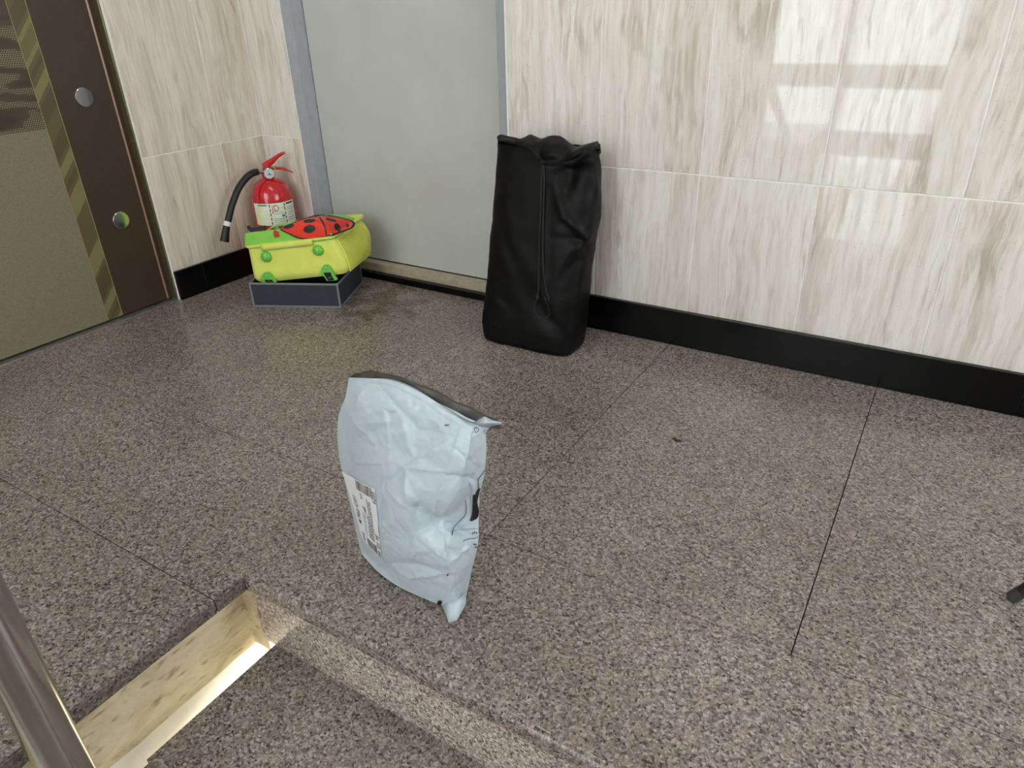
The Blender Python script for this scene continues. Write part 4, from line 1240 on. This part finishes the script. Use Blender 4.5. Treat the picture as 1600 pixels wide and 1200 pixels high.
fine_ = []
for bq in (.12, .2, .27, .5):
    a = .45
    while a < .67:
        w = rng.uniform(.008, .03); fine_.append((a, bq, a + w, bq + .025)); a += w + .01
for bq in (.15, .25, .4, .5, .62, .72):
    a = .76
    while a < .94:
        w = rng.uniform(.008, .03); fine_.append((a, bq, a + w, bq + .03)); a += w + .012
stamp('fine_print', fine_, EL, M['grey_ink'], elab, .0011, n=1)
V = [EL(.655, .40, .0012)] + [EL(.655 + .034 * math.cos(k * math.pi / 10), .40 + .034 / asp_e * .8 * math.sin(k * math.pi / 10), .0012) for k in range(20)]
pyobj('class_mark', V, [(0, 1 + k, 1 + (k + 1) % 20) for k in range(20)], M['sky_ink'], elab)
# gauge
gp = mpl(420.5, 271, EC + cd * .026, cd) - EC
gx = [rt, np.array([0, 0, 1.0]), cd]
gg = lathe('gauge', [(0, -.012), (.012, -.012), (.0205, -.004), (.0205, .004), (.0185, .0055), (.0175, .004), (0, .004)], M['chrome'], ext, seg=32, loc=gp, axis=gx)
lathe('gauge_face', [(0, .0042), (.0176, .0042), (.0176, .0046), (0, .0046)], M['gauge_face'], gg, seg=32, loc=gp, axis=gx)
pyobj('needle', [gp + cd * .0052 + rt * a + np.array([0, 0, b]) for a, b in ((-.0012, -.002), (.0012, -.002), (-.0020, .012))], [(0, 1, 2)], M['ink'], gg)
pyobj('dial_mark', [gp + cd * .0050 + rt * a + np.array([0, 0, b]) for a, b in ((-.006, -.004), (.006, -.006), (.007, -.001), (-.005, -.001))], [(0, 1, 2, 3)], M['navy_ink'], gg)
# levers in a vertical plane facing the viewer
def hp_(px, py, o=0.0): return mpl(px, py, EC + cd * o, cd) - EC
def strap(name, pts, w, th, m, parent):
    """bent strap: pts centreline, w width list (towards the viewer), th thickness list in its plane"""
    n = 26; P = spline([hp_(*p) for p in pts], n); V, Fc = [], []
    W2 = np.interp(np.linspace(0, 1, n), np.linspace(0, 1, len(w)), w); T2 = np.interp(np.linspace(0, 1, n), np.linspace(0, 1, len(th)), th)
    for k in range(n):
        d = P[min(k + 1, n - 1)] - P[max(k - 1, 0)]; d /= np.linalg.norm(d); nn = np.cross(cd, d); nn /= np.linalg.norm(nn)
        for q in range(12):
            a = 2 * math.pi * q / 12; ca, sa = math.cos(a), math.sin(a)
            V.append(P[k] + cd * W2[k] / 2 * math.copysign(abs(ca) ** .5, ca) + nn * T2[k] / 2 * math.copysign(abs(sa) ** .5, sa))
    for k in range(n - 1):
        for q in range(12): q2 = (q + 1) % 12; Fc.append((k * 12 + q, k * 12 + q2, (k + 1) * 12 + q2, (k + 1) * 12 + q))
    Fc += [tuple(range(11, -1, -1)), tuple(range((n - 1) * 12, n * 12))]
    return pyobj(name, V, Fc, m, parent, smooth=True)
strap('squeeze_lever', [(411, 260.5), (418, 256.5), (426, 250.5), (434, 243.8), (441, 239.8), (445.5, 238.6)], [.026, .026, .024, .021, .019, .014], [.022, .026, .020, .013, .011, .008], M['ext_red'], ext)
strap('carry_handle', [(419, 263.5), (427, 262.5), (435, 262.5), (443, 263.4), (451, 266), (457.5, 269.6)], [.024, .024, .023, .022, .021, .016], [.014, .012, .010, .010, .007, .004], M['ext_red'], ext)
tube('safety_pin', [hp_(422, 261, .018), hp_(430, 264, .018)], .0022, M['brass'], ext, seg=8)
tube('pin_tie', spline([hp_(427, 261, .02), hp_(430, 264.5, .021), hp_(429.5, 267, .02), hp_(432, 271, .018)], 14), .0016, M['yellow_tie'], ext, seg=6)
# hose in its own vertical plane, hanging towards the elevator
hd = np.array([-.12, -.99, 0.0]); hd /= np.linalg.norm(hd); hn = np.array([-hd[1], hd[0], 0.0])
def hq(px, py): return mpl(px, py, EC, hn) - EC
hpts = [(402.5, 268.5), (396, 270), (388, 275), (379, 285), (372, 296), (366.5, 309), (362, 322), (358.5, 336), (356, 347)]
hose = tube('hose', spline([hq(*p) for p in hpts], 50), .0125, M['rubber'], ext, seg=16)
tube('hose_fitting', [hq(413, 267.5), hq(408, 267.8), hq(402, 268.7)], [.0075, .0085, .0100], M['chrome'], ext, seg=16)
tube('hose_band', [hq(355.9, 346.2), hq(354.2, 353.2)], .0134, plain('white_band', (226, 226, 226), .4), hose, seg=20)
tube('nozzle', [hq(354.3, 353), hq(353.4, 357), hq(350.6, 377.5)], [.0125, .0125, .0165], M['rubber'], hose, seg=20)

# ------------------------------------------------------------------ stool leg at the frame's edge, and floor litter
fc_ = mz(1580, 936)
stc = np.array([fc_[0] + .27, fc_[1], 0])
stool = empty('stool', stc); tag(stool, 'black metal stool with grey tipped splayed legs on the granite landing', 'stool')
M['black_metal'] = plain('black_powder_coat', (24, 24, 26), 0.4)
M['grey_tip'] = plain('grey_rubber_tip', (58, 56, 54), 0.5)
for k in range(4):
    a = math.pi + k * math.pi / 2; d = np.array([math.cos(a), math.sin(a), 0])
    lg = tube('leg', [d * .262 + np.array([0, 0, .019]), d * .085 + np.array([0, 0, .44])], .0095, M['black_metal'], stool, seg=16)
    tube('foot_tip', [d * .270 + np.array([0, 0, .003]), d * .2605 + np.array([0, 0, .0225])], .0105, M['grey_tip'], lg, seg=16)
lathe('seat', [(0, .435), (.15, .435), (.165, .445), (.165, .465), (.15, .478), (0, .482)], M['black_metal'], stool, seg=48)
p = mz(1057, 688)
lf_ = empty('leaf_scrap', (p[0], p[1], 0)); tag(lf_, 'tiny dark dry scrap lying on the bare granite floor', 'litter')
bm = bmesh.new()
for k in range(9):
    x = -.012 + .003 * k; w = .0045 * math.sin(math.pi * (k + .6) / 9.4)
    for s_ in (-1, 1): bm.verts.new((x, s_ * w + .002 * math.sin(k), .0016 + .0014 * math.sin(k * 1.3)))
bm.verts.ensure_lookup_table()
for k in range(8): bm.faces.new((bm.verts[2 * k], bm.verts[2 * k + 1], bm.verts[2 * k + 3], bm.verts[2 * k + 2]))
o = bmobj('dry_leaf', bm, plain('dark_leaf', (40, 34, 30), .7), lf_, smooth=60); o.rotation_euler = (0, 0, -.25)
md = o.modifiers.new('thick', 'SOLIDIFY'); md.thickness = .001
